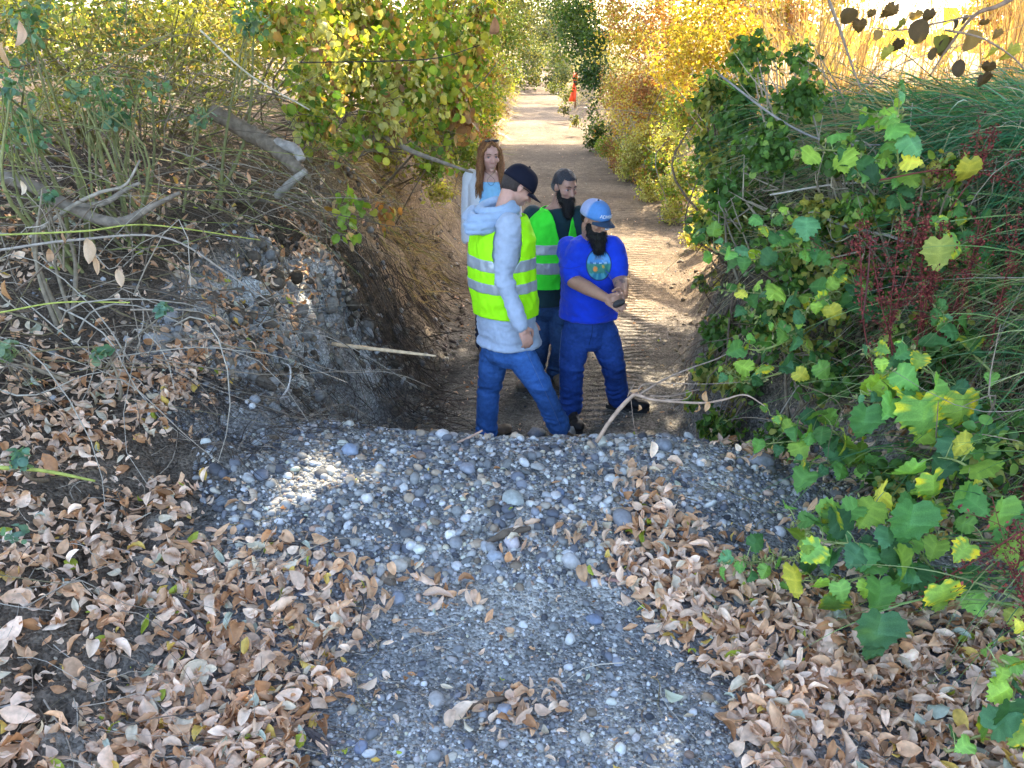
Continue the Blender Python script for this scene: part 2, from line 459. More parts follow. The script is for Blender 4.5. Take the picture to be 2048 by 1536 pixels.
for k in range(4):
    r_ = np.random.default_rng(k)
    V = np.array([[0, 0, 0], [-.3, .5, .1], [0, .5, -.05 - .05 * k], [.3, .5, .12], [0, 1.0, -.1 * k]], float) + r_.normal(size=(5, 3)) * .03
    DIAMOND.append((V, np.array([(0, 2, 1), (0, 3, 2), (1, 2, 4), (2, 3, 4)])))
THIN = [(np.array([[0, 0, 0], [-.09, .4, .02], [.09, .4, -.02], [-.07, .75, .04 * k], [.07, .75, .02], [0, 1, .1 * k]], float), np.array([(0, 2, 1), (1, 2, 4), (1, 4, 3), (3, 4, 5)])) for k in range(3)]
def lobed_leaf(seed, droop, cup, yellow=0.0):
    r = np.random.default_rng(seed + 100)
    H = np.array([(.05, -.02), (.14, -.12), (.27, -.13), (.33, -.04), (.44, -.02), (.44, .09), (.53, .17), (.47, .24), (.55, .36), (.44, .40), (.40, .50), (.42, .58), (.32, .60), (.27, .70), (.28, .78), (.17, .80), (.13, .90), (.06, .92), (.0, 1.0)])
    n = len(H); rows_ = []
    sides = []
    for sg in (-1, 1):
        Hs = H * (1 + .03 * r.normal(size=H.shape)); Hs[-1] = (0, 1)
        sp = np.stack([np.zeros(n), np.clip(np.linspace(0, 1, n), 0, 1)], 1)
        ring = [sp, sp * .62 + Hs * .38, sp * .28 + Hs * .72, Hs]
        sides.append([np.stack([sg * q[:, 0], q[:, 1]], 1) for q in ring])
    V, F, C = [], [], []
    vein_at = [4, 8, 12]
    for si, ring in enumerate(sides):
        o = len(V)
        for k, q in enumerate(ring):
            for i in range(n):
                x, y = q[i]
                c = np.array([1, 1, 1.])
                if k == 0 or (i in (4, 8, 14) and k < 3): c = np.array([1.35, 1.28, 1.3])
                if yellow > 0 and (k >= 2) and r.random() < yellow: c = np.array([3.6, 1.7, .5])
                V.append((x, y, 0)); C.append(c)
        for k in range(3):
            for i in range(n - 1):
                a = o + k * n + i; b = a + n
                f = [(a, b, b + 1), (a, b + 1, a + 1)]
                F += f if si else [t[::-1] for t in f]
    V = np.array(V, float); x, y = V[:, 0].copy(), V[:, 1].copy()
    puff = np.sin(y * 15 + np.abs(x) * 9) * .009 * (np.abs(x) > .04)
    V[:, 2] = cup * np.abs(x) ** 1.2 - droop * np.clip(y, 0, 1) ** 2 + puff + .05 * vnoise(V, 4, seed) + .12 * np.abs(x) * vnoise(V, 3, seed + 5)
    V[:, 1] -= droop * .35 * y ** 2
    return V, np.array(F), np.array(C)
LOBED = [lobed_leaf(k, [.25, .5, .75, .35, .6, .15, .45, .9][k], [.25, -.3, .1, -.5, .45, -.2, .6, -.15][k]) for k in range(8)]

def ico(sub):
    bm = bmesh.new(); bmesh.ops.create_icosphere(bm, subdivisions=sub, radius=1)
    V = np.array([v.co[:] for v in bm.verts]); F = np.array([[v.index for v in f.verts] for f in bm.faces]); bm.free(); return V, F
ICO1, ICO2, ICO3 = ico(1), ico(2), ico(3)
def stone_shape(base, seed, amp=.22, flat=.0):
    V, F = base; r = np.random.default_rng(seed)
    d = 1 + amp * fbm(V + seed * 3.1, 1.1, 2, seed) 
    # a few planed faces
    U = V * d[:, None]
    for k in range(3 + (seed % 4) * 2):
        nrm = r.normal(size=3); nrm /= np.linalg.norm(nrm); h = .72 + .15 * r.random()
        s = U @ nrm; U = U - np.clip(s - h, 0, None)[:, None] * nrm * .92
    return U, F
PEB1 = [stone_shape(ICO1, k, .2) for k in range(6)]
PEB2 = [stone_shape(ICO2, k, .25) for k in range(10)]

# ------------------------------------------------------------------ scattering on the ground
def fan_points(n, d0, d1, th0=-.62, th1=.62):
    th = rng.uniform(th0, th1, n); d = d0 * (d1 / d0) ** rng.random(n)
    return np.stack([np.tan(th) * d, d], 1)
def grid_hit(px, py):
    """world points where view rays meet the ground"""
    px, py = np.atleast_1d(px).astype(float), np.atleast_1d(py).astype(float)
    u_, v_ = (px - 1024) / F_PX, (768 - py) / F_PX
    D = np.stack([u_, CP + v_ * SP, -SP + v_ * CP], 1)
    t = np.full(len(px), .8); hit = np.zeros(len(px), bool); step = .05
    for k in range(260):
        P = np.array([0, 0, CAM_H]) + D * t[:, None]
        under = P[:, 2] < terr(P[:, 0], P[:, 1], False)
        hit |= under
        t = np.where(hit, t, t * 1.02 + .005)
    P = np.array([0, 0, CAM_H]) + D * t[:, None]
    P[:, 2] = terr(P[:, 0], P[:, 1])
    return P
def in_poly(px, py, poly):
    ins = np.zeros(len(px), bool); n = len(poly)
    for i in range(n):
        x1, y1 = poly[i]; x2, y2 = poly[(i + 1) % n]
        c = ((y1 > py) != (y2 > py)) & (px < (x2 - x1) * (py - y1) / (y2 - y1 + 1e-9) + x1)
        ins ^= c
    return ins
def normals_at(x, y, e=.03):
    zx = (terr(x + e, y) - terr(x - e, y)) / (2 * e); zy = (terr(x, y + e) - terr(x, y - e)) / (2 * e)
    N = np.stack([-zx, -zy, np.ones_like(zx)], 1); return N / np.linalg.norm(N, axis=1, keepdims=True)
STONE_COLS = np.array([[.09, .10, .125], [.15, .165, .19], [.23, .245, .26], [.065, .075, .10], [.33, .33, .31], [.25, .21, .17], [.29, .29, .31], [.12, .13, .14], [.50, .48, .44], [.21, .155, .13]])
def stone_colours(n, light=.0):
    p = np.array([.15, .17, .18, .10, .11, .09, .09, .07, .04, .03]); p = p / p.sum()
    c = STONE_COLS[rng.choice(len(STONE_COLS), n, p=p)] * rng.uniform(.8, 1.35, (n, 1))
    return np.minimum(c * np.array([1.10, 1.02, .91]) * np.exp(rng.normal(.05, .36, (n, 1))), .46)

# gravel: pebbles of the mound and the path over it
M['ground_plain'] = mat_col('soil_lump', .95, 45, .35, bump=.9, bump_scale=70, spec=.1)
def pebbles(name, n, d0, d1, smin, smax, tpl, region, seedk, power=2.2, label=None):
    P = fan_points(n, d0, d1, -.52, .6)
    z = terr(P[:, 0], P[:, 1]); Q = np.column_stack([P, z])
    px, py, dd = project(Q)
    k = region(P[:, 0], P[:, 1], px, py)
    Q = Q[k]; n = len(Q)
    s = smin + (smax - smin) * rng.random(n) ** power
    scl = s[:, None] * rng.uniform(.6, 1.2, (n, 3)); scl[:, 2] *= .75
    N = normals_at(Q[:, 0], Q[:, 1]) + rng.normal(0, .35, (n, 3))
    Q[:, 2] += s * rng.uniform(-.12, .30, n)
    c = stone_colours(n)
    return tag(bake(name, tpl, Q, frames(N), scl, c, M['stone']), label, 'gravel' if label else None, kind='stuff')
MOUND = [(380, 900), (560, 835), (760, 865), (1000, 885), (1300, 885), (1640, 925), (1700, 1010), (1500, 1090), (1300, 1180), (1000, 1200), (700, 1180), (480, 1110), (400, 1000)]
def reg_mound(x, y, px, py):
    fade = rng.random(len(x))
    m = in_poly(px, py, MOUND) | ((y > 3.6) & (y < 5.0) & (x > -1.1) & (x < 1.7))
    return m | ((fade < .35) & reg_path(x, y, px, py))
def reg_path(x, y, px, py):
    left = np.interp(py, [1100, 1200, 1350, 1536, 1700], [430, 560, 600, 560, 520]); right = np.interp(py, [1000, 1150, 1250, 1400, 1536, 1700], [1500, 1260, 1320, 1420, 1500, 1560])
    return (px > left - 60 * rng.random(len(px))) & (px < right + 60 * rng.random(len(px))) & (py > 1080)
pebbles('gravel', 24000, 3.0, 5.1, .004, .015, PEB1, reg_mound, 1, 1.5, 'mixed grey and blue pebbles heaped over the gravel mound')
pebbles('gravel', 4200, 3.0, 4.9, .013, .034, PEB2, reg_mound, 2, 2.8, 'larger rounded river pebbles lying on the gravel mound')
pebbles('gravel', 24000, 1.7, 3.5, .003, .010, PEB1, reg_path, 3, 1.6, 'small crushed gravel covering the flat path in front')
pebbles('gravel', 1300, 1.7, 3.4, .010, .026, PEB2, reg_path, 4, 2.6, 'scattered blue grey pebbles pressed into the flat path')
def reg_spur(x, y, px, py):
    return (((x + 1.35) / .7) ** 2 + ((y - 5.3) / 1.6) ** 2 < 1) & (rng.random(len(x)) < .75) | ((py > 560) & (px < 700) & (px > 40) & (py < 900) & (rng.random(len(x)) < .12))
pebbles('gravel', 15000, 3.9, 7.2, .005, .024, PEB1, reg_spur, 5, 1.8, 'pale gritty gravel on the eroded spur of the left bank')
def reg_floor(x, y, px, py):
    xl = np.interp(y, YK, XL); xr = np.interp(y, YK, XR)
    return (x > xl - .05) & (x < xr) & (rng.random(len(x)) < .6)
pebbles('gravel', 5200, 5.2, 14, .005, .017, PEB1, reg_floor, 6, 2.2, 'dark pebbles and clods strewn along the trench floor')

def clods(name, n, region, smin, smax, pal, label):
    P = fan_points(n, 4.3, 16, -.4, .3); P = P[region(P[:, 0], P[:, 1])]; z = terr(P[:, 0], P[:, 1]); Q = np.column_stack([P, z]); n = len(Q)
    s = smin + (smax - smin) * rng.random(n) ** 2.5; scl = s[:, None] * rng.uniform(.6, 1.3, (n, 3))
    tag(bake(name, PEB1, Q, frames(rng.normal(0, 1, (n, 3))), scl, pick_cols(n, pal, .3), M['root']), label, 'soil clods', kind='stuff')
def pick_cols(n, pal, var=.2):
    pal = np.array(pal); return pal[rng.integers(0, len(pal), n)] * rng.uniform(1 - var, 1 + var, (n, 1))
clods('soil_clods', 14000, lambda x, y: (x < np.interp(y, YK, XL) + .1) & (x > np.interp(y, YK, XL) - 1.1), .006, .035, [(.20, .16, .12), (.12, .09, .07), (.26, .21, .15), (.26, .255, .24)], 'crumbly clods of soil and grit on the cut left bank')
clods('soil_clods', 7000, lambda x, y: (x > np.interp(y, YK, XR) - .1) & (x < np.interp(y, YK, XR) + .9), .006, .035, [(.24, .19, .13), (.16, .125, .09), (.30, .24, .16)], 'crumbly clods of soil along the foot of the right bank')
pebbles('gravel', 2600, 4.0, 7.2, .014, .042, PEB2, lambda x, y, px, py: (((x + 1.35) / .75) ** 2 + ((y - 5.3) / 1.6) ** 2 < 1) & (rng.random(len(x)) < .5), 7, 2.6, 'larger stones weathering out of the eroded spur')
_n = 420; _y = rng.uniform(4.5, 7.4, _n); _x = np.interp(_y, YK, XL) - rng.uniform(.12, 1.05, _n); _s = .018 + .042 * rng.random(_n) ** 2.2
tag(bake('soil_clods', PEB2, np.column_stack([_x, _y, terr(_x, _y) + .2 * _s]), frames(rng.normal(0, 1, (_n, 3))), _s[:, None] * rng.uniform(.6, 1.4, (_n, 3)), pick_cols(_n, [(.13, .105, .08), (.20, .18, .155), (.25, .24, .225), (.09, .07, .05)], .3), M['ground_plain']), 'big crumbling clods breaking off the ledge of the left bank', 'soil clods', kind='stuff')
# singled out stones
STONES = [  # px, py, width px, aspect, colour, label, shape seed
    (1028, 1002, 50, .42, (.30, .32, .30), 'long pale grey cobble lying across the middle of the mound', 3),
    (1245, 1055, 52, .75, (.20, .20, .21), 'large rough grey cobble half buried beside dry leaves on the right of the mound', 5),
    (902, 1095, 26, .7, (.62, .60, .54), 'small bright white pebble below the mound centre', 1),
    (838, 1122, 28, .7, (.58, .58, .50), 'creamy white oval pebble at the foot of the mound', 2),
    (800, 1162, 34, .8, (.38, .35, .30), 'tan squarish stone where mound meets flat path', 9),
    (736, 1018, 26, .9, (.52, .50, .47), 'whitish teardrop pebble just below the sunlit patch', 4),
    (702, 915, 38, .8, (.20, .24, .31), 'round blue grey cobble near the left crest of the mound', 6),
    (934, 950, 36, .65, (.21, .22, .25), 'smooth grey oval cobble under the mound crest', 7),
    (888, 884, 34, .55, (.40, .40, .40), 'pale flat pebble on the mound crest left of the twig', 8),
    (1072, 877, 40, .6, (.24, .25, .28), 'smooth grey cobble on the crest by the trouser cuff', 2),
    (1140, 876, 22, 1.2, (.34, .32, .29), 'upright tan stone on the crest beside the trouser cuff', 1),
    (1202, 897, 30, .8, (.40, .39, .33), 'pale knobbly stone at the base of the forked branch', 5),
    (1460, 930, 24, .8, (.50, .44, .38), 'pinkish white pebble near the right crest of the mound', 3),
    (1515, 930, 60, .4, (.27, .27, .28), 'wide flat grey slab stone at the right end of the mound', 9),
    (1024, 1100, 34, .9, (.42, .38, .39), 'pinkish grey rounded stone at the end of the bark piece', 4),
    (1142, 1140, 40, .75, (.36, .35, .34), 'light grey wedge stone below the right part of the mound', 8),
    (842, 930, 26, .7, (.20, .15, .12), 'brown rounded pebble high on the mound', 6),
    (1120, 995, 24, .8, (.12, .15, .21), 'dark blue round pebble right of the long pale cobble', 0),
    (446, 1018, 32, .8, (.12, .135, .15), 'dark grey round cobble at the left foot of the mound', 2),
    (525, 972, 36, .6, (.12, .13, .155), 'flat dark slate cobble on the left side of the mound', 7),
    (712, 1095, 22, .8, (.30, .29, .25), 'olive grey pebble on the lower left of the mound', 1),
    (1010, 1432, 36, .95, (.22, .23, .26), 'round grey cobble set in the path by the dark bark sliver', 4),
    (876, 1428, 38, .7, (.27, .26, .25), 'buff flat cobble in the lower centre of the path', 3),
    (1188, 1258, 34, .6, (.14, .17, .23), 'blue grey flat pebble on the right side of the path', 6),
    (798, 1212, 34, .75, (.22, .24, .28), 'blue grey oval pebble under curled leaves at the mound foot', 5),
    (725, 1516, 30, .7, (.16, .18, .24), 'slate blue pebble at the bottom edge of the path', 0),
    (1325, 905, 36, .75, (.19, .20, .22), 'dark grey cobble on the crest right of the forked branch', 7),
    (988, 1125, 34, .7, (.27, .30, .34), 'pale blue grey oval pebble below the bark piece', 2),
]
hp = grid_hit([s[0] for s in STONES], [s[1] for s in STONES])
for (px, py, w, asp, c, lab, sd), P in zip(STONES, hp):
    d = project(P)[2]; a = w / 2 * d / F_PX * 1.08
    V, F = stone_shape(ICO3, sd, .28)
    V = V + V * (.03 * fbm(V, 5, 3, sd))[:, None]
    Rz = frames(np.array([[0, 0, 1.]]), np.array([sd * .13 - .3]))[0]
    V = (V * np.array([a, a * .85, a * max(asp, .6)])) @ Rz.T
    cc = np.array(c)[None] * (1 + .22 * fbm(V / a, 2.2, 4, sd + 9))[:, None]
    o = link('stone', mesh_np('stone', V, F, cc), M['stone']); o.location = (P[0], P[1], P[2] + a * asp * .38)
    tag(o, lab, 'stone', 'cobbles singled out on the gravel')

# ------------------------------------------------------------------ dry leaf litter
LCOL = np.array([[.60, .46, .36], [.50, .33, .21], [.70, .58, .47], [.40, .22, .11], [.56, .37, .23], [.30, .16, .08], [.62, .48, .37], [.52, .48, .38]])
def litter(name, P2, smin, smax, lift=.02, tilt=.45, label=None, pile=0.0):
    z = terr(P2[:, 0], P2[:, 1]); Q = np.column_stack([P2, z]); n = len(Q)
    s = rng.uniform(smin, smax, n)
    N = normals_at(Q[:, 0], Q[:, 1]) + rng.normal(0, tilt, (n, 3)); N[rng.random(n) < .4] *= -1
    R = frames(N)
    Q[:, 2] += lift * rng.random(n) + .006 + pile * rng.random(n)
    c = LCOL[rng.choice(len(LCOL), n, p=[.2, .16, .18, .06, .14, .04, .17, .05])] * np.array([1.1, 1.02, .93]) * rng.uniform(.82, 1.18, (n, 1)) * rng.uniform(.75, 1.2, (n, 1))
    gr = rng.random(n); c[gr < .012] = (.35, .42, .05); c[(gr > .012) & (gr < .03)] = (.60, .42, .10); c[(gr > .03) & (gr < .05)] = (.42, .46, .36)
    return tag(bake(name, LITTER, Q, R, np.column_stack([s * rng.uniform(.8, 1.35, n), s, s]), c, M['litter']), label, 'leaf litter', kind='stuff')
def poly_pts(polys, n, d0, d1, th0=-.62, th1=.62, soft=28):
    P = fan_points(n, d0, d1, th0, th1); Q = np.column_stack([P, terr(P[:, 0], P[:, 1])]); px, py, _ = project(Q)
    px = px + rng.normal(0, soft, len(px)); py = py + rng.normal(0, soft, len(px))
    k = np.zeros(len(px), bool)
    for p in polys: k |= in_poly(px, py, p)
    # patchy
    pn = fbm(P, 2.4, 3, 90)
    return P[k & (pn > -.38 + .25 * rng.normal(size=len(px)))]
LPOLY = [[(-500, 930), (60, 900), (260, 960), (400, 960), (480, 1080), (640, 1130), (860, 1180), (800, 1260), (640, 1290), (690, 1400), (600, 1440), (560, 1800), (-500, 1800)],
         [(150, 760), (330, 740), (330, 900), (200, 960), (60, 900)]]
RPOLY = [[(1330, 1050), (1520, 1150), (1700, 1200), (2600, 1200), (2700, 1900), (1560, 1900), (1500, 1500), (1400, 1330), (1280, 1230), (1240, 1150)],
         [(1240, 940), (1330, 980), (1380, 1080), (1560, 1180), (1240, 1180), (1210, 1120), (1300, 1060)]]
_lp = poly_pts(LPOLY, 10500, 1.6, 4.8, -.7, .1)
_px, _py, _ = project(np.column_stack([_lp, terr(_lp[:, 0], _lp[:, 1])]))
_bare = in_poly(_px + rng.normal(0, 25, len(_px)), _py + rng.normal(0, 25, len(_px)), [(-500, 1190), (120, 1200), (230, 1300), (210, 1420), (60, 1500), (-500, 1560)]) | in_poly(_px, _py, [(60, 960), (180, 950), (240, 1010), (120, 1050)])
_lp = _lp[~(_bare & (rng.random(len(_px)) < .8))]
litter('leaf_litter', _lp, .042, .092, .03, .5, 'thick curled tan leaves covering the ground left of the path', .02)
litter('leaf_litter', poly_pts(RPOLY, 13500, 1.6, 4.6, 0, .75), .042, .095, .03, .5, 'thick drift of curled tan leaves right of the path', .03)
th_ = [[(1000, 1060), (1290, 1050), (1290, 1090), (1000, 1110)], [(1240, 950), (1300, 980), (1330, 1100), (1230, 1110)], [(640, 1190), (900, 1180), (1000, 1230), (800, 1240)], [(900, 1400), (1130, 1380), (1130, 1440), (930, 1470)]]
litter('leaf_litter', poly_pts(th_, 3800, 1.6, 4.6, -.3, .4, 20), .04, .09, .02, .45, 'thin trails of dry leaves lying on the gravel')
litter('leaf_litter', poly_pts(LPOLY + RPOLY, 5200, 1.6, 4.8, -.7, .75, 60), .014, .045, .045, .7, 'broken leaf fragments sprinkled over both leaf drifts', .02)
litter('leaf_litter', poly_pts(LPOLY + RPOLY, 380, 1.6, 4.8, -.7, .75, 50), .10, .15, .03, .5, 'a few extra large dry leaves on top of both leaf drifts', .05)
litter('leaf_litter', poly_pts([[(430, 900), (1600, 900), (1500, 1700), (500, 1700)]], 520, 1.7, 4.4, -.4, .4), .018, .05, .01, .4, 'small leaf scraps scattered over the gravel path')
BK = [[(-600, 560), (120, 640), (360, 730), (340, 860), (100, 960), (-600, 960)], [(440, 560), (640, 500), (660, 600), (560, 690), (450, 680)], [(-300, 300), (700, 300), (700, 560), (-300, 600)], [(640, 430), (760, 440), (760, 520), (650, 520)]]
litter('leaf_litter', poly_pts([[(430, 560), (620, 520), (700, 590), (640, 700), (520, 720), (420, 690)], [(300, 700), (460, 720), (420, 800), (300, 850)], [(560, 440), (760, 430), (740, 520), (600, 520)]], 9000, 3.8, 7.5, -.4, -.05, 30), .035, .085, .03, .6, 'dry leaves gathered on top of the eroded spur', .03)
litter('leaf_litter', poly_pts(BK, 4600, 3.6, 9.5, -.62, -.05), .035, .085, .03, .6, 'dry leaves caught among roots on the left bank', .04)
RB = [[(1420, 700), (1760, 740), (2400, 800), (2400, 1200), (1500, 1100), (1700, 1000), (1430, 900)], [(1400, 250), (2400, 250), (2400, 800), (1400, 760)]]
litter('leaf_litter', poly_pts(RB, 3000, 2.6, 7, .1, .62), .04, .085, .03, .6, 'dry leaves lying under the green plants of the right bank', .05)
FL = [[(900, 430), (1400, 430), (1390, 880), (830, 870)], [(1000, 200), (1250, 200), (1380, 430), (1000, 430)]]
litter('leaf_litter', poly_pts(FL, 900, 5.3, 30, -.12, .25), .02, .05, .01, .3, 'few small leaves on the trench floor')

# ------------------------------------------------------------------ twigs and roots
def twig_set(name, starts, dirs, lens, rad, cols, sag=.25, nseg=8, sides=4, label=None, cat='twigs', rough=.12, kind='stuff', mat='twig', parent=None, clamp=True, avoid=False):
    A = Acc()
    for p, d, l, r, c in zip(starts, dirs, lens, rad, cols):
        t = np.linspace(0, 1, nseg)[:, None]
        d = d / np.linalg.norm(d)
        k = rng.normal(0, rough, 3) * l; k2 = rng.normal(0, rough * .5, 3) * l
        Q = p + d * l * t + k * np.sin(np.pi * t) + k2 * np.sin(2 * np.pi * t) - np.array([0, 0, 1.]) * sag * l * t ** 2
        if avoid and (Q[:, 0].min() < 1.25 + .0 * l): continue
        if clamp:
            g = terr(Q[:, 0], Q[:, 1], False); Q[:, 2] = np.maximum(Q[:, 2], g + .01)
        V, F = tube_arrays(Q, r * (1 - .75 * t[:, 0]), sides, False)
        A.add(V, F, c)
    o = A.build(name, M[mat], parent)
    return tag(o, label, cat if label else None, kind=kind)
def pick_cols(n, pal, var=.2):
    pal = np.array(pal); return pal[rng.integers(0, len(pal), n)] * rng.uniform(1 - var, 1 + var, (n, 1))
PALE = [(.27, .22, .165), (.18, .14, .10), (.38, .33, .26), (.11, .085, .06), (.19, .155, .08), (.14, .10, .07)]
GREENISH = [(.24, .25, .07), (.18, .20, .06), (.32, .30, .14)]
DARK = [(.05, .038, .03), (.08, .06, .045), (.035, .028, .024)]
def bank_starts(n, polys, d0, d1, th0, th1, lift):
    P = poly_pts(polys, n * 6, d0, d1, th0, th1, 10)[:n]
    return np.column_stack([P, terr(P[:, 0], P[:, 1]) + lift * rng.random(len(P))])
S = bank_starts(620, [[(-500, 150), (640, 180), (700, 420), (640, 640), (300, 820), (-500, 880)]], 3.8, 9, -.62, -.1, .35)
n = len(S); D_ = np.column_stack([rng.normal(.35, .7, n), rng.normal(-.45, .45, n), rng.normal(.12, .35, n)])
twig_set('fallen_twigs', S, D_, rng.uniform(.3, 1.3, n), rng.uniform(.0022, .006, n), pick_cols(n, PALE), .25, label='dense tangle of pale bare twigs over the left bank', rough=.10)
S = bank_starts(240, [[(-500, -100), (700, 0), (700, 330), (500, 500), (-500, 700)]], 4.2, 9, -.62, -.1, .9)
n = len(S); D_ = np.column_stack([rng.normal(.75, .5, n), rng.normal(-.25, .4, n), rng.normal(.15, .35, n)])
twig_set('arching_stems', S, D_, rng.uniform(.6, 1.8, n), rng.uniform(.0025, .005, n), pick_cols(n, GREENISH + PALE[:2]), .3, 12, label='thin olive green stems arching over the left bank', rough=.06)
S = bank_starts(760, [[(580, 600), (900, 380), (930, 520), (860, 700), (900, 860), (620, 860), (560, 780)]], 4.6, 11, -.22, .0, .03)
n = len(S); D_ = np.column_stack([rng.normal(.4, .35, n), rng.normal(-.25, .35, n), rng.normal(-.7, .35, n)])
twig_set('hanging_roots', S, D_, rng.uniform(.15, .6, n), rng.uniform(.0015, .004, n), pick_cols(n, DARK + [(.16, .12, .09)]), .1, 8, 4, label='fine dark roots hanging down the cut left bank', mat='root', rough=.16)
S = bank_starts(520, [[(300, 740), (560, 700), (760, 720), (800, 860), (620, 870), (420, 980), (280, 900)]], 3.6, 6.4, -.4, -.05, .05)
n = len(S); D_ = rng.normal(0, 1, (n, 3)) * [1, .7, .5] + [.3, 0, -.3]
twig_set('root_fibres', S, D_, rng.uniform(.12, .45, n), rng.uniform(.001, .003, n), pick_cols(n, DARK + [(.2, .16, .12)]), .1, 8, 3, label='matted fine roots at the left end of the mound', mat='root', rough=.2)
S = bank_starts(260, [[(-500, 880), (500, 1000), (900, 1250), (560, 1700), (-500, 1700)]], 1.7, 4.4, -.62, 0, .05)
n = len(S); D_ = np.column_stack([rng.normal(.7, .7, n), rng.normal(-.4, .5, n), rng.normal(.0, .08, n)])
twig_set('fallen_twigs', S, D_, rng.uniform(.06, .5, n), rng.uniform(.001, .0035, n), pick_cols(n, PALE + DARK[:1]), .02, 7, label='thin twigs lying among the leaves left of the path', rough=.08)
S = bank_starts(150, [[(1200, 900), (2400, 900), (2400, 1700), (1300, 1700)]], 1.7, 4.4, 0, .62, .06)
n = len(S); D_ = np.column_stack([rng.normal(-.5, .7, n), rng.normal(-.2, .5, n), rng.normal(.0, .08, n)])
twig_set('fallen_twigs', S, D_, rng.uniform(.05, .4, n), rng.uniform(.001, .003, n), pick_cols(n, PALE + DARK[:1]), .02, 7, label='thin twigs lying among the leaves right of the path', rough=.08)
S = bank_starts(330, [[(1400, 100), (2500, 100), (2500, 1000), (1700, 1000), (1400, 880)]], 2.8, 7.5, .08, .62, .5)
n = len(S); D_ = np.column_stack([rng.normal(-.5, .6, n), rng.normal(-.3, .5, n), rng.normal(.1, .35, n)])
twig_set('dry_stems', S, D_, rng.uniform(.3, 1.2, n), rng.uniform(.002, .0045, n), pick_cols(n, PALE), .25, 8, label='dead straw coloured stems tangled through the right bank', rough=.08, avoid=True)

def limb(name, pts, rads, c, label=None, cat='branch', parent=None, sides=12, n=40, group=None, bark='bark', bump=.10):
    """pts: list of (px,py,D) or world vectors"""
    P = [at(*p) if not isinstance(p, Vector) else p for p in pts]
    Q = spline(P, n); r = np.interp(np.linspace(0, 1, n), np.linspace(0, 1, len(rads)), rads)
    V, F = tube_arrays(Q, r, sides)
    nn = fbm(V, 22, 3, 5) ; ctr = np.repeat(Q, sides, 0); ctr = np.concatenate([ctr, Q[:1], Q[-1:]])
    V = ctr + (V - ctr) * (1 + bump * 1.5 * nn + bump * .8 * fbm(V * [60, 60, 60] / 60, 60, 2, 9))[:, None]
    cc = np.array(c)[None] * (1 + .35 * fbm(V * [1, 1, 1], 30, 3, 8))[:, None]
    o = link(name, mesh_np(name, V, F, cc), M[bark], parent)
    if label: tag(o, label, cat, group)
    return o
def G(px, py, lift=.0):
    P = grid_hit(px, py)[0]; return Vector((P[0], P[1], P[2] + lift))

# named branches -----------------------------------------------------
lg = limb('fallen_log', [(425, 222, 6.7), (490, 262, 6.6), (545, 292, 6.5), (600, 342, 6.3)], [.05, .062, .055, .04], (.19, .15, .11), 'thick weathered grey log sloping down from the left bank bushes', 'log', n=90, sides=20, bump=.16)
limb('branch_stub', [(555, 290, 6.5), (590, 298, 6.4), (603, 320, 6.35)], [.05, .035, .03], (.32, .29, .26), parent=lg)
limb('dead_branch', [(555, 392, 6.2), (580, 367, 6.1), (612, 342, 6.05)], [.03, .028, .02], (.28, .25, .21), 'short broken branch leaning under the end of the grey log')
b = limb('forked_branch', [(-60, 330, 5.2), (70, 375, 5.15), (150, 420, 5.1), (235, 445, 5.0), (300, 415, 5.0), (360, 385, 5.0)], [.042, .038, .034, .03, .018, .010], (.21, .17, .13), 'long grey brown forked branch lying on the left bank', n=60)
limb('side_branch', [(150, 415, 5.1), (210, 405, 5.15), (250, 380, 5.2), (280, 365, 5.2)], [.02, .017, .014, .008], (.25, .21, .165), parent=b)
limb('side_branch', [(60, 475, 4.9), (140, 415, 5.0), (200, 385, 5.0), (250, 370, 5.0), (280, 320, 5.05)], [.010, .012, .010, .008, .005], (.33, .28, .22), parent=b)
r_ = limb('curved_root', [(720, 280, 7.8), (760, 268, 7.8), (790, 285, 7.7), (830, 305, 7.6), (900, 330, 7.4), (945, 345, 7.2)], [.035, .035, .028, .02, .014, .008], (.30, .25, .20), 'curved grey root under the green bush pointing at the woman', 'root')
limb('side_root', [(760, 270, 7.8), (735, 290, 7.7), (720, 310, 7.6)], [.02, .015, .01], (.28, .24, .2), parent=r_)
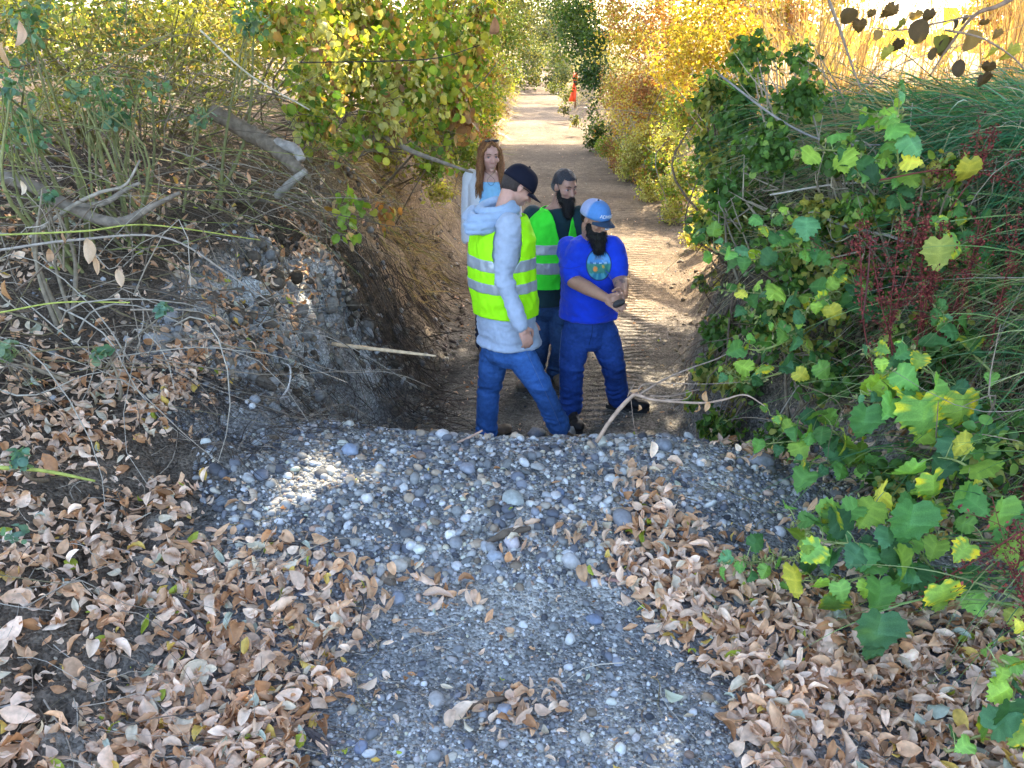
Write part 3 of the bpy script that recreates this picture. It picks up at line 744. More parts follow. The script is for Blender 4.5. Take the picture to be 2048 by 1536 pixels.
for pts, rr, c, lab in [
    ([(665, 688, 5.2), (740, 697, 5.0), (820, 706, 4.9), (872, 712, 4.85)], [.012, .012, .010, .006], (.50, .36, .22), 'bare stick jutting out of the left bank above the trench'),
    ([(0, 500, 4.6), (150, 480, 4.6), (330, 475, 4.7), (460, 550, 4.8), (540, 605, 4.85)], [.007, .007, .006, .005, .003], (.34, .29, .24), 'long pale curved twig across the upper left bank'),
    ([(0, 470, 4.3), (170, 462, 4.3), (300, 450, 4.4), (520, 480, 4.7)], [.005, .005, .004, .003], (.34, .36, .08), 'olive green cane running level across the left bank'),
    ([(0, 625, 3.9), (120, 605, 3.9), (260, 605, 4.0)], [.004, .004, .003], (.36, .38, .08), 'short yellow green cane at the left edge below the twigs'),
    ([(0, 935, 3.2), (90, 942, 3.2), (190, 962, 3.2)], [.009, .008, .005], (.34, .36, .08), 'thick yellow green cane low at the left edge'),
    ([(400, 60, 6.2), (500, 150, 6.2), (620, 220, 6.2)], [.007, .006, .004], (.55, .48, .36), 'straight sunlit pale stem slanting in front of the bushes'),
    ([(600, 125, 7), (780, 122, 7), (880, 115, 7), (960, 90, 7)], [.005, .005, .004, .003], (.05, .04, .035), 'dark thin branch reaching right out of the green bush'),
    ([(395, 735, 4.4), (430, 715, 4.4), (450, 745, 4.35), (500, 800, 4.3)], [.005, .005, .004, .003], (.08, .065, .05), 'dark kinked twig on the grey spur'),
    ([(560, 800, 4.4), (578, 770, 4.4), (580, 735, 4.45), (565, 725, 4.5)], [.006, .005, .004, .002], (.42, .38, .34), 'pale curved twig standing above the undercut'),
    ([(915, 885, 4.05), (940, 874, 4.05), (965, 861, 4.05)], [.006, .006, .005], (.34, .22, .16), 'short brown stick poking over the mound crest by the jeans'),
    ([(1620, 425, 4.6), (1700, 455, 4.5), (1790, 475, 4.4), (1880, 520, 4.3), (2060, 560, 4.2)], [.009, .009, .009, .008, .006], (.34, .31, .29), 'grey bare branch slanting down through the right bank'),
    ([(1440, 150, 5.4), (1560, 240, 5.2), (1660, 285, 5.1), (1760, 290, 5.0)], [.006, .007, .006, .004], (.26, .24, .22), 'thin grey bowed stem over the grass of the right bank'),
    ([(1650, -20, 5.0), (1680, 60, 5.0), (1700, 120, 4.9), (1720, 175, 4.9)], [.009, .008, .006, .004], (.30, .22, .16), 'upright brown stem rising from the grass into the reeds'),
    ([(1540, 390, 5.0), (1660, 370, 4.9), (1780, 362, 4.8)], [.005, .006, .004], (.48, .42, .36), 'straight pale dead stem lying level in the right bank grass'),
    ([(1725, 640, 3.7), (1735, 560, 3.7), (1742, 470, 3.7)], [.004, .004, .003], (.10, .03, .03), 'dark red upright dock stalk among the leaves'),
]:
    limb('bare_branch' if rr[0] > .0055 else 'thin_stem', pts, rr, c, lab, 'branch' if rr[0] > .0055 else 'stem', sides=7, n=28, bark='twig')
# ground lying sticks
for ptsg, rr, c, lab in [
    ([(500, 1452), (570, 1456), (610, 1462), (640, 1490), (675, 1502)], [.011, .012, .012, .010, .006], (.10, .085, .085), 'dark crooked stick at the lower left of the path'),
    ([(590, 1448), (620, 1475), (655, 1500), (655, 1530)], [.012, .011, .009, .007], (.12, .10, .095), 'dark short stick crossing the crooked one'),
    ([(300, 1190), (360, 1230), (410, 1270), (440, 1300)], [.007, .007, .006, .004], (.11, .085, .075), 'dark straight twig among leaves left of the path'),
    ([(1210, 1168), (1240, 1182), (1300, 1183)], [.008, .009, .008], (.24, .15, .13), 'smooth reddish stick at the left edge of the right leaf drift'),
    ([(570, 1118), (590, 1125), (607, 1132)], [.012, .012, .011], (.24, .20, .18), 'stubby grey stick end on the lower left of the mound'),
    ([(-20, 1095), (200, 1120), (330, 1170), (420, 1230)], [.004, .005, .004, .003], (.36, .30, .25), 'long thin pale stem crossing the left leaf litter'),
    ([(-20, 1438), (120, 1440), (210, 1442)], [.003, .003, .002], (.45, .40, .36), 'thin pale straw at the bottom left'),
]:
    limb('stick', [G(a, b_, rr[0]) for a, b_ in ptsg], rr, c, lab, 'stick', sides=9, n=30)
def bark_piece(px0, py0, px1, py1, w, c, lab):
    A_, B_ = G(px0, py0, .012), G(px1, py1, .015)
    o = limb('bark_piece', [A_, (A_ + B_) / 2 + Vector((0, 0, .012)), B_], [w * .45, w, w * .5], c, lab, 'bark', sides=10, n=26, bump=.3)
    return o
bark_piece(970, 1096, 1060, 1072, .02, (.12, .09, .065), 'dark brown piece of bark lying on the mound under leaves')
bark_piece(922, 1440, 1022, 1402, .012, (.14, .10, .07), 'dark splintered bark sliver on the lower path')

# forked branch stuck in the crest --------------------------------------------------
fk = empty('forked_stick', at(1193, 880, 4.0), label='pale forked branch stuck in the crest and leaning right over the trench', cat='branch')
limb('main_stem', [(1193, 884, 4.0), (1225, 835, 4.0), (1262, 794, 4.0), (1275, 790, 4.0), (1310, 800, 3.95), (1400, 806, 3.9), (1445, 800, 3.85), (1490, 790, 3.8), (1530, 812, 3.75)], [.0105, .010, .010, .009, .006, .0055, .005, .004, .002], (.38, .265, .19), parent=fk, sides=10, n=60, bark='twig')
for k, (pts, r0) in enumerate([
    ([(1278, 789, 4.0), (1330, 758, 4.1), (1385, 735, 4.2), (1440, 715, 4.3), (1480, 690, 4.3)], .006),
    ([(1274, 786, 4.0), (1285, 770, 4.0), (1320, 766, 4.05), (1400, 768, 4.1), (1480, 765, 4.1)], .0035),
    ([(1300, 792, 3.95), (1345, 792, 4.0), (1380, 783, 4.05), (1400, 778, 4.1)], .0045),
    ([(1330, 800, 3.9), (1370, 798, 3.9), (1385, 785, 3.9)], .003),
    ([(1255, 793, 4.0), (1262, 778, 4.0), (1270, 765, 4.0)], .003),
    ([(1262, 800, 4.0), (1268, 850, 4.0), (1276, 880, 4.0)], .0018)]):
    limb('side_twig', pts, [r0 * .8, r0 * .65, r0 * .35], (.34, .25, .19), parent=fk, sides=7, n=24, bark='twig')
def single_leaf(name, tpl, P, Y, Nn, s, c, parent=None, mat='litter', label=None, cat=None):
    me = mesh_np(name, tpl[0], tpl[1], np.array(c)[None] * tpl[2])
    o = link(name, me, M[mat], parent)
    Rm = frames_dir(np.array([Y], float), np.array([Nn], float))[0]
    o.matrix_basis = Matrix.Translation(P) @ Matrix([list(r) for r in Rm]).to_4x4() @ Matrix.Diagonal((s, s, s, 1))
    if label: tag(o, label, cat)
    return o
for (px, py, D, s, Y, Nn) in [(1408, 790, 3.85, .075, (0, .1, -1), (.3, -1, .1)), (1415, 812, 3.85, .06, (-.3, .1, -1), (-.3, -1, .1)), (1275, 815, 4.0, .045, (.1, 0, -1), (.5, -1, 0)), (1272, 783, 4.0, .06, (1, 0, .1), (0, -.6, 1)), (1390, 815, 3.9, .05, (-.2, 0, -1), (1, -1, 0))]:
    single_leaf('leaf', LITTER[RND.randrange(8)], at(px, py, D), Y, Nn, s, (.55, .33, .17), fk)
# big pale leaf and a few singled out leaves
for (px, py, s, c, lab, k) in [
    (525, 1128, .14, (.55, .50, .36), 'large pale folded leaf at the lower left foot of the mound', 0),
    (880, 1215, .13, (.62, .45, .33), 'long curled pinkish leaf lying alone on the gravel', 4),
    (1650, 1270, .12, (.55, .52, .45), 'silvery leaf with upturned edges on the right leaf drift', 1),
    (1340, 1420, .10, (.50, .52, .38), 'pale green leaf lying at the edge of the gravel', 5),
    (35, 1165, .10, (.62, .42, .14), 'yellow brown rounded leaf at the far left edge', 2),
    (1240, 905, .09, (.55, .50, .44), 'flat whitish leaf on the crest at the foot of the forked branch', 3)]:
    single_leaf('fallen_leaf', LITTER[k], G(px, py, .02), (RND.uniform(-1, 1), RND.uniform(-.4, .4), .1), (RND.uniform(-.2, .2), -.35, 1), s, c, None, 'litter', lab, 'leaf')

# ------------------------------------------------------------------ shrubs made of leaf clumps and stems
PAL = {
 'farol': [(.10, .13, .04), (.16, .17, .05), (.07, .10, .03), (.20, .18, .06), (.05, .06, .02)],
 'yg': [(.50, .50, .20), (.34, .32, .10), (.26, .36, .05), (.24, .30, .035), (.32, .34, .05), (.14, .22, .03), (.40, .36, .06), (.10, .19, .03), (.36, .22, .06), (.17, .27, .04)],
 'gold': [(.46, .38, .07), (.50, .33, .07), (.36, .33, .05), (.52, .42, .12), (.24, .25, .04), (.42, .20, .06), (.30, .14, .06)],
 'dark': [(.035, .075, .02), (.05, .10, .025), (.07, .13, .03), (.03, .06, .02), (.10, .15, .04)],
 'mixed': [(.14, .20, .04), (.22, .25, .05), (.09, .15, .03), (.28, .22, .08), (.18, .15, .06), (.30, .30, .08)],
 'olive': [(.30, .32, .08), (.44, .42, .18), (.27, .25, .10), (.15, .17, .05), (.33, .27, .13), (.12, .14, .06), (.30, .20, .10), (.10, .17, .09)],
 'glauc': [(.11, .21, .15), (.15, .26, .20), (.08, .16, .09), (.10, .22, .12), (.18, .26, .16)],
 'ivy': [(.06, .13, .03), (.08, .18, .045), (.12, .24, .05), (.19, .29, .06), (.04, .09, .02), (.28, .28, .07)],
 'brown': [(.26, .15, .08), (.32, .20, .10), (.20, .12, .07), (.38, .27, .15)],
}
def lump(px, py, D, rpx, asp=1.0):
    c = at(px, py, D); dd = D * CP + (CAM_H - c.z) * SP
    r = rpx / F_PX * dd
    return (np.array(c), np.array([r, r * 1.05, r * asp]))
def clump_points(lumps, n, shell=.72, drop_under=True):
    w = np.array([l[1][0] * l[1][2] for l in lumps]); k = rng.choice(len(lumps), n, p=w / w.sum())
    d = rng.normal(size=(n, 3)); d /= np.linalg.norm(d, axis=1, keepdims=True)
    C = np.array([l[0] for l in lumps])[k]; R = np.array([l[1] for l in lumps])[k]
    rad = np.where(rng.random(n) < shell, rng.uniform(.72, 1.12, n), rng.uniform(.2, .8, n))
    # knobbly outline
    kn = 1 + .42 * vnoise(d * 2.1 + C * 1.7, 1.0, 3) + .18 * vnoise(d * 5 + C, 1.0, 8)
    P = C + d * R * (rad * kn)[:, None]
    g = terr(P[:, 0], P[:, 1], False)
    if drop_under:
        m = P[:, 2] > g - .02; P, d, k, R = P[m], d[m], k[m], R[m]
    return P, d, k
def crown(name, lumps, n, size, pal, parent, tpl, shell=.72, up=.5, mat='leaf', jit=.6, hang=0.0, patch=1.6, kind='stuff', gap=None, label=None, thr=-.30):
    P, d, k = clump_points(lumps, n, shell)
    n = len(P)
    # gaps and clumps inside the crown
    cl = fbm(P, patch, 2, 60); m = cl > thr + .15 * rng.normal(size=n); P, d = P[m], d[m]
    if gap is not None:
        m = gap(P); P, d = P[m], d[m]
    n = len(P)
    N = d * .7 + np.array([0, 0, up]) + rng.normal(0, jit, (n, 3))
    if hang:
        Y = rng.normal(0, .6, (n, 3)) + d * .4 + np.array([0, 0, -hang]); R = frames_dir(Y, N)
    else: R = frames(N)
    s = size * rng.uniform(.55, 1.25, n)
    pc = np.array(PAL[pal])
    # neighbouring leaves share a tone
    tone = (fbm(P, patch * 1.3, 2, 71) * 1.6 + .5 + rng.normal(0, .22, n)); idx = np.clip((tone * len(pc)).astype(int), 0, len(pc) - 1)
    c = pc[idx] * rng.uniform(.75, 1.25, (n, 1))
    if n == 0: return None
    return tag(bake(name, tpl, P, R, s, c, M[mat], parent), label, kind=kind)
def shrub(name, label, lumps, n, size, pal, tpl, base=None, group=None, cat='shrub', stems=14, stem_c=(.20, .16, .11), rooted=False, **k):
    C0 = np.mean([l[0] for l in lumps], axis=0)
    if base is None: base = (C0[0], C0[1])
    bz = tz(*base)
    root = empty(name, (base[0], base[1], bz), label=label, cat=cat, group=group)
    crown('foliage', lumps, n, size, pal, root, tpl, **k)
    if pal == 'gold' or pal == 'yg':
        crown('dry_foliage', lumps, n // 7, size * .9, 'brown', root, tpl, **{**k, 'shell': .5})
    A = Acc()
    for q in range(stems):
        l = lumps[rng.integers(len(lumps))]
        e = l[0] + rng.normal(0, .45, 3) * l[1]
        b0 = np.array([base[0], base[1], bz - .05]) + np.append(rng.normal(0, .12, 2), 0)
        if rooted: b0[:2] += rng.normal(0, .3, 2); b0[2] = tz(b0[0], b0[1]) - .05
        if len(lumps) > 1 and not rooted: b0[:2] = b0[:2] * .4 + .6 * (l[0][:2] + rng.normal(0, .1, 2)); b0[2] = tz(b0[0], b0[1]) - .05
        m_ = (b0 + e) / 2 + rng.normal(0, .12, 3) * np.linalg.norm(e - b0)
        V, F = tube_arrays(spline([b0, m_, e], 10), np.linspace(.014, .004, 10) * rng.uniform(.5, 1.3), 5, False)
        A.add(V, F, np.array(stem_c) * rng.uniform(.7, 1.3))
        for _ in range(2):
            s0 = b0 + (e - b0) * rng.uniform(.4, .9); e2 = e + rng.normal(0, .6, 3) * l[1]
            V, F = tube_arrays(spline([s0, (s0 + e2) / 2 + rng.normal(0, .06, 3), e2], 7), np.linspace(.006, .0015, 7), 4, False)
            A.add(V, F, np.array(stem_c) * rng.uniform(.8, 1.5))
    tag(A.build('stems', M['twig'], root), kind='stuff')
    return root

# left bank, near: round leaved green and yellow bush
bl = [lump(540, 30, 7.6, 60), lump(620, 70, 7.6, 70), lump(700, 40, 8.4, 90), lump(800, 30, 8.6, 80), lump(880, 70, 8.8, 70), lump(640, 160, 7.4, 55), lump(720, 150, 7.8, 70), lump(810, 140, 8.0, 70), lump(880, 180, 8.3, 60), lump(630, 235, 7.2, 42, 1.3), lump(690, 290, 7.4, 34), lump(760, 250, 7.6, 50), lump(850, 270, 8.2, 50), lump(930, 110, 9.4, 50), lump(930, 200, 9.2, 36), lump(905, 320, 8.3, 26), lump(960, 40, 9.6, 40)]
gb = shrub('leafy_bush', 'bright green and yellow round leaved bush hanging behind the grey log', bl, 9500, .060, 'yg', ROUND + FLAT_LEAVES + DIAMOND[:1], base=(-2.2, 8.6), stems=22, hang=.9, up=.2, shell=.55, thr=-.12, patch=2.6, jit=.9, rooted=True)
def leaf_objects(parent, P, Y, N, s, meshes, pick=None):
    R = frames_dir(np.array(Y, float), np.array(N, float))
    for i in range(len(P)):
        me = meshes[rng.integers(len(meshes)) if pick is None else pick[i]]
        o = bpy.data.objects.new('leaf', me); col_main.objects.link(o); o.parent = parent
        o.matrix_parent_inverse = Matrix.Translation(-Vector(root_loc(parent)))
        o.matrix_basis = Matrix.Translation(Vector(P[i])) @ Matrix([list(r) for r in R[i]]).to_4x4() @ Matrix.Diagonal((s[i], s[i], s[i], 1))
def leaf_meshes(tpls, cols, name='leaf', mat='leaf_obj'):
    out = []
    for t in tpls:
        for c in cols:
            me = mesh_np(name, t[0], t[1], np.array(c)[None] * (t[2] if len(t) > 2 else 1)); me.materials.append(M[mat]); out.append(me)
    return out
rm = leaf_meshes(ROUND[:4], [(.20, .28, .04), (.12, .22, .035), (.42, .40, .07), (.30, .34, .05), (.42, .24, .08), (.48, .46, .18), (.08, .16, .04)])
P, d, _ = clump_points(bl, 1500, 1.0); m = d[:, 1] < .1; P, d = P[m][:290], d[m][:290]
leaf_objects(gb, P + d * .05, rng.normal(0, .4, P.shape) + [0, -.2, -1], d * .6 + [0, -1, .4] + rng.normal(0, .4, P.shape), rng.uniform(.045, .085, len(P)), rm)
sp = [lump(680, 420, 6.2, 35, 1.2), lump(695, 470, 6.1, 18)]
g2 = shrub('leafy_sprig', 'small bright green leafy sprig hanging below the log over the dark hollow', sp, 120, .075, 'yg', ROUND, stems=3, hang=.8, cat='sprig', base=(-1.75, 7.0), rooted=True)
sp = [lump(770, 430, 6.6, 22, 1.3)]
shrub('dry_sprig', 'small sprig of yellow dry leaves hanging beside the cut bank', sp, 40, .06, 'gold', ROUND, stems=2, hang=.8, cat='sprig', base=(-1.75, 7.6), rooted=True)

# left bank, upper: willowy thicket
tl_ = [lump(60, 60, 6.4, 120), lump(220, 60, 7.0, 130), lump(380, 60, 7.4, 120), lump(480, 120, 7.6, 80), lump(120, 200, 6.4, 90), lump(300, 190, 7.0, 90), lump(430, 200, 7.4, 60), lump(0, 250, 5.9, 70)]
wt = shrub('willow_thicket', 'olive thicket of thin stemmed willow filling the upper left corner', tl_, 9500, .055, 'olive', THIN + DIAMOND[:1], base=(-3.4, 8.0), stems=40, stem_c=(.20, .18, .07), shell=.45, jit=1.0, patch=2.4)
gl = [lump(20, 170, 4.9, 40), lump(165, 180, 5.4, 34), lump(215, 200, 5.6, 40, 1.3), lump(240, 230, 5.6, 25), lump(50, 265, 5.0, 40, 1.1), lump(60, 30, 5.2, 45), lump(310, 170, 6.0, 26), lump(500, 40, 6.6, 40), lump(400, 235, 6.3, 20)]
shrub('grey_green_sprays', 'sprays of blue green oval leaves in front of the upper left thicket', gl, 620, .046, 'glauc', ROUND[:3] + FLAT_LEAVES, base=(-2.6, 5.8), stems=24, cat='plant', stem_c=(.2, .2, .08), hang=.4)
lw = [lump(200, 705, 3.9, 16), lump(40, 920, 3.1, 16), lump(95, 395, 4.9, 14), lump(330, 620, 4.2, 14), lump(10, 700, 3.9, 22), lump(30, 1070, 2.9, 18)]
shrub('low_weed', 'scattered small green weeds low on the left bank', lw, 200, .035, 'glauc', ROUND[:3], base=(-2.1, 4.1), stems=10, cat='weed')
# big dead leaves caught on twigs
for (px, py, D, s, c, lab) in [
    (48, 70, 4.6, .20, (.55, .38, .26), 'long dead tan leaf hanging at the top left edge'),
    (12, 110, 4.5, .16, (.58, .42, .26), 'broad pale tan leaf at the left edge near the top'),
    (180, 500, 4.3, .17, (.58, .42, .28), 'large crumpled tan leaf caught on the long pale twig'),
    (195, 530, 4.3, .13, (.52, .34, .20), 'orange tan leaf hanging below the crumpled leaf on the twig'),
    (100, 510, 4.2, .12, (.45, .28, .16), 'brown leaf dangling left of the crumpled leaf'),
    (240, 555, 4.3, .12, (.60, .44, .30), 'pale torn leaf dangling right of the crumpled leaf'),
    (128, 475, 4.3, .08, (.48, .32, .20), 'small folded brown leaf on the twig at the left'),
    (20, 580, 3.9, .13, (.46, .26, .12), 'orange brown leaf low at the left edge'),
    (50, 375, 4.5, .12, (.62, .50, .36), 'thin pale pod like leaf hanging over the forked branch'),
    (500, 355, 5.4, .10, (.48, .28, .16), 'curled rust leaf on twigs below the grey log'),
    (990, 55, 8.5, .30, (.34, .20, .12), 'drooping brown leaf cluster in the green bush')]:
    single_leaf('dead_leaf', LITTER[RND.randrange(8)], at(px, py, D), (RND.uniform(-.25, .25), 0, -1), (RND.uniform(-.5, .5), -1, RND.uniform(0, .4)), s * .75, c, None, 'litter', lab, 'leaf')
nopen = [lump(905, 190, 8.6, 34, 1.5), lump(925, 250, 8.4, 22, 1.3)]
shrub('dry_bush', 'hanging cluster of rust brown leaves at the right edge of the green bush', nopen, 160, .09, 'brown', ROUND, stems=4, hang=1.0, base=(-1.7, 9.4), rooted=True)

# left bank further on
FARL = [
 ('straw and olive bush on the left bank just behind the woman', [lump(890, 240, 10.5, 60, 1.1), lump(935, 310, 9.8, 36), lump(860, 330, 9.6, 40), lump(880, 385, 8.9, 30, .7), lump(915, 280, 10.5, 40)], 5200, .045, 'mixed', DIAMOND, (-1.6, 10)),
 ('tall bright green bush above the woman on the left bank', [lump(950, 120, 13, 70, 1.2), lump(960, 30, 14, 70), lump(880, 20, 12, 60), lump(965, 215, 13, 40, 1.2)], 6500, .055, 'yg', DIAMOND, (-1.8, 13.5)),
 ('orange tinged dry bush left of the far trail', [lump(955, 205, 16, 42), lump(990, 150, 20, 34), lump(965, 262, 14.5, 30, .9), lump(990, 215, 19, 26)], 5200, .05, 'gold', DIAMOND, (-1.6, 16.5)),
 ('pale green bush high above the left edge of the far trail', [lump(1005, 70, 24, 50, 1.2), lump(1000, -10, 22, 60), lump(1005, 165, 26, 30), lump(990, 200, 22, 22)], 7500, .075, 'mixed', DIAMOND, (-1.6, 24)),
 ('olive bush closing the far end of the trail', [lump(1058, 120, 50, 44), lump(1050, 40, 52, 50), lump(1100, 60, 48, 40), lump(1020, 140, 42, 30), lump(1068, 158, 53, 30, .7), lump(1080, -20, 50, 60), lump(1125, 130, 47, 40), lump(1000, 40, 44, 50), lump(1060, 90, 56, 60), lump(1035, 160, 45, 20), lump(1110, 165, 46, 22), lump(1150, 40, 50, 50), lump(1030, 0, 48, 50)], 15000, .17, 'farol', DIAMOND, (1.2, 54)),
 ('shadowy thicket behind the willow at the upper left', [lump(100, 60, 10, 160), lump(350, 80, 10.5, 150), lump(560, 60, 11, 120), lump(-150, 100, 9, 160), lump(200, -60, 11, 150), lump(420, -30, 11, 130), lump(-20, -40, 10, 140)], 17000, .08, 'mixed', DIAMOND, (-4.5, 11)),
 ('green hedge like growth behind the round leaved bush', [lump(700, 40, 11.5, 110), lump(850, 10, 12.5, 110), lump(640, 150, 10, 80), lump(800, 200, 10.5, 80), lump(760, 300, 9.8, 60)], 8000, .065, 'mixed', DIAMOND, (-2.6, 11.5)),
]
for lab, L_, n, s, pal, tpl, bs_ in FARL:
    shrub('shrub', lab, L_, n, s, pal, tpl, stems=9, patch=1.2, shell=.5, base=bs_, rooted=True)
FARR = [
 ('low yellow green bushes lining the right edge of the trail past the men', [lump(1212, 292, 20.8, 24), lump(1252, 342, 18.2, 26), lump(1300, 384, 15.8, 28), lump(1345, 425, 13.8, 27), lump(1388, 470, 11.8, 26), lump(1275, 300, 18, 40), lump(1340, 360, 14.5, 34)], 5200, .05, 'yg', DIAMOND),
 ('dark green tall bush overhanging the right side of the far trail', [lump(1165, 70, 24, 55, 1.2), lump(1185, 150, 23, 42), lump(1150, 20, 26, 55), lump(1178, 225, 21, 26, 1.3), lump(1198, 262, 23, 28), lump(1182, 285, 22.5, 18, .8), lump(1200, 80, 22, 50)], 6500, .085, 'dark', DIAMOND),
 ('sunlit pale bush beside the orange ribbon on the far right bank', [lump(1125, 150, 34, 26), lump(1115, 110, 36, 30), lump(1135, 190, 31, 18), lump(1128, 218, 30, 14), lump(1150, 240, 27, 16), lump(1105, 175, 40, 14), lump(1095, 60, 38, 44), lump(1115, 10, 36, 44), lump(1075, 110, 42, 26)], 5200, .085, 'farol', DIAMOND),
 ('large yellow green bush on the right bank past the men', [lump(1240, 250, 20, 42), lump(1300, 190, 19, 66), lump(1235, 180, 21, 46), lump(1290, 280, 18, 40), lump(1230, 300, 20.5, 24), lump(1270, 320, 18.5, 24), lump(1240, 330, 19.5, 22), lump(1290, 352, 17.3, 24)], 7000, .062, 'gold', DIAMOND),
 ('golden bush at the top right of the trail', [lump(1270, 70, 18, 75), lump(1350, 60, 16, 80), lump(1230, 20, 20, 60), lump(1330, 10, 17, 60)], 5200, .065, 'gold', DIAMOND),
 ('yellow green bush hanging over the sunlit foot of the right bank', [lump(1350, 290, 15.5, 50), lump(1385, 220, 15, 60), lump(1315, 335, 17, 30), lump(1375, 350, 13.8, 38), lump(1410, 420, 11.5, 34, 1.2), lump(1345, 385, 15.0, 26), lump(1400, 480, 10.2, 22)], 7000, .055, 'yg', DIAMOND + ROUND[:1]),
 ('golden leafed trees rising behind the grass of the right bank', [lump(1560, 20, 17, 70), lump(1650, 0, 18, 70), lump(1480, -10, 16, 70), lump(1990, 10, 16, 60), lump(2080, 0, 16, 80)], 4600, .10, 'gold', DIAMOND),
 ('tall orange and gold shrub behind the ivy covered corner', [lump(1400, 110, 9.8, 85), lump(1440, 30, 10.5, 90), lump(1350, 130, 12, 60), lump(1480, 90, 9.5, 60)], 4200, .055, 'gold', DIAMOND),
]
for lab, L_, n, s, pal, tpl in FARR:
    c_ = np.mean([q[0] for q in L_], axis=0)
    shrub('shrub', lab, L_, int(n * 1.5), s, pal, tpl, stems=8, patch=1.3, shell=.5, base=(max(c_[0] + .6, float(np.interp(c_[1], YK, XR)) + .9), c_[1]), rooted=True)
# orange ribbon marker on the far right bank
mk = empty('survey_marker', at(1146, 222, 31), label='orange survey ribbon tied to a stake on the far right bank', cat='marker')
A = Acc(); V, F = tube_arrays([at(1152, 140, 31), at(1150, 215, 31)], .03, 6); A.add(V, F, (.25, .16, .09)); A.build('stake', M['twig'], mk)
M['orange'] = mat_col('orange_ribbon', .5, 8, .1, transl=.2, fixed=(.95, .12, .03), tcol=(1, 1, 1))
def sheet(name, grid, mat, parent=None, thick=.004, C=None):
    G_ = np.array(grid, float); nr, nc = G_.shape[:2]; idx = np.arange(nr * nc).reshape(nr, nc)
    F = np.stack([idx[:-1, :-1], idx[:-1, 1:], idx[1:, 1:], idx[1:, :-1]], -1).reshape(-1, 4)
    me = mesh_np(name, G_.reshape(-1, 3), F, C); o = link(name, me, mat, parent)
    md = o.modifiers.new('solid', 'SOLIDIFY'); md.thickness = thick; return o
def ribbon(rows_):
    out = []
    for (px0, px1, py, D) in rows_:
        a, b_ = at(px0, py, D), at(px1, py, D); out.append([a.lerp(b_, q / 4) + Vector((0, .04 * math.sin(q * 2 + py), 0)) for q in range(5)])
    return out
sheet('ribbon', ribbon([(1148, 1156, 145, 30.9), (1146, 1155, 153, 30.85), (1146, 1156, 161, 30.8)]), M['orange'], mk)
sheet('ribbon_tail', ribbon([(1147, 1153, 165, 30.9), (1144, 1153, 180, 30.8), (1140, 1152, 192, 30.7), (1137, 1151, 203, 30.6)]), M['orange'], mk)
A = Acc(); V, F = tube_arrays([at(1147, 163, 30.9), at(1155, 163, 30.9)], .05, 8); A.add(V, F, (.04, .03, .03)); A.build('knot', M['twig'], mk)

# ------------------------------------------------------------------ right bank growth
iv = [lump(1430, 190, 6.9, 42, 1.1), lump(1410, 290, 6.7, 34), lump(1465, 240, 6.5, 45), lump(1440, 330, 6.4, 40), lump(1420, 460, 6.2, 36), lump(1470, 430, 5.9, 50), lump(1410, 560, 6.1, 22), lump(1500, 185, 6.6, 45), lump(1440, 660, 5.7, 34), lump(1420, 740, 5.6, 30), lump(1480, 760, 5.2, 40), lump(1440, 850, 5.1, 36, .8), lump(1540, 300, 6.0, 60), lump(1390, 800, 5.8, 18)]
shrub('ivy_tangle', 'dark green small leaved tangle draping the corner of the right bank', iv, 6200, .048, 'ivy', ROUND[:4] + DIAMOND[:1], base=(2.1, 6.4), stems=50, hang=.6, shell=.5, patch=2.6, stem_c=(.14, .10, .07))
iv2 = [lump(1620, 500, 4.9, 110, .8), lump(1560, 640, 4.7, 80), lump(1720, 560, 4.6, 90), lump(1650, 740, 4.3, 80, .7), lump(1850, 700, 3.9, 90), lump(1560, 880, 4.4, 60, .6), lump(1900, 480, 4.2, 90), lump(1980, 900, 3.1, 90), lump(1800, 960, 3.4, 80, .5)]
shrub('undergrowth', 'shaded mass of small green leaves filling the right bank behind the big leaved stems', iv2, 5200, .042, 'ivy', ROUND[:4], base=(2.3, 4.8), stems=70, shell=.35, patch=2.4, hang=.3, cat='undergrowth', stem_c=(.22, .17, .12))

iv3 = [lump(1500, 110, 6.0, 50, .8), lump(1600, 190, 5.4, 50, .8), lump(1540, 300, 5.2, 50), lump(1680, 310, 4.7, 55, .8), lump(1450, 380, 5.4, 40), lump(1600, 110, 6.0, 40, .7), lump(1730, 420, 4.4, 50, .7), lump(1900, 340, 4.2, 60, .6), lump(1640, 430, 4.6, 50, .7)]
shrub('leafy_vine', 'pale green small leaved vine scrambling through the upper right grass', iv3, 2300, .045, 'ivy', ROUND[:4] + LOBED[:3], base=(2.5, 5.2), stems=34, shell=.4, patch=2.0, hang=.3, cat='vine', stem_c=(.30, .25, .18), jit=.9)
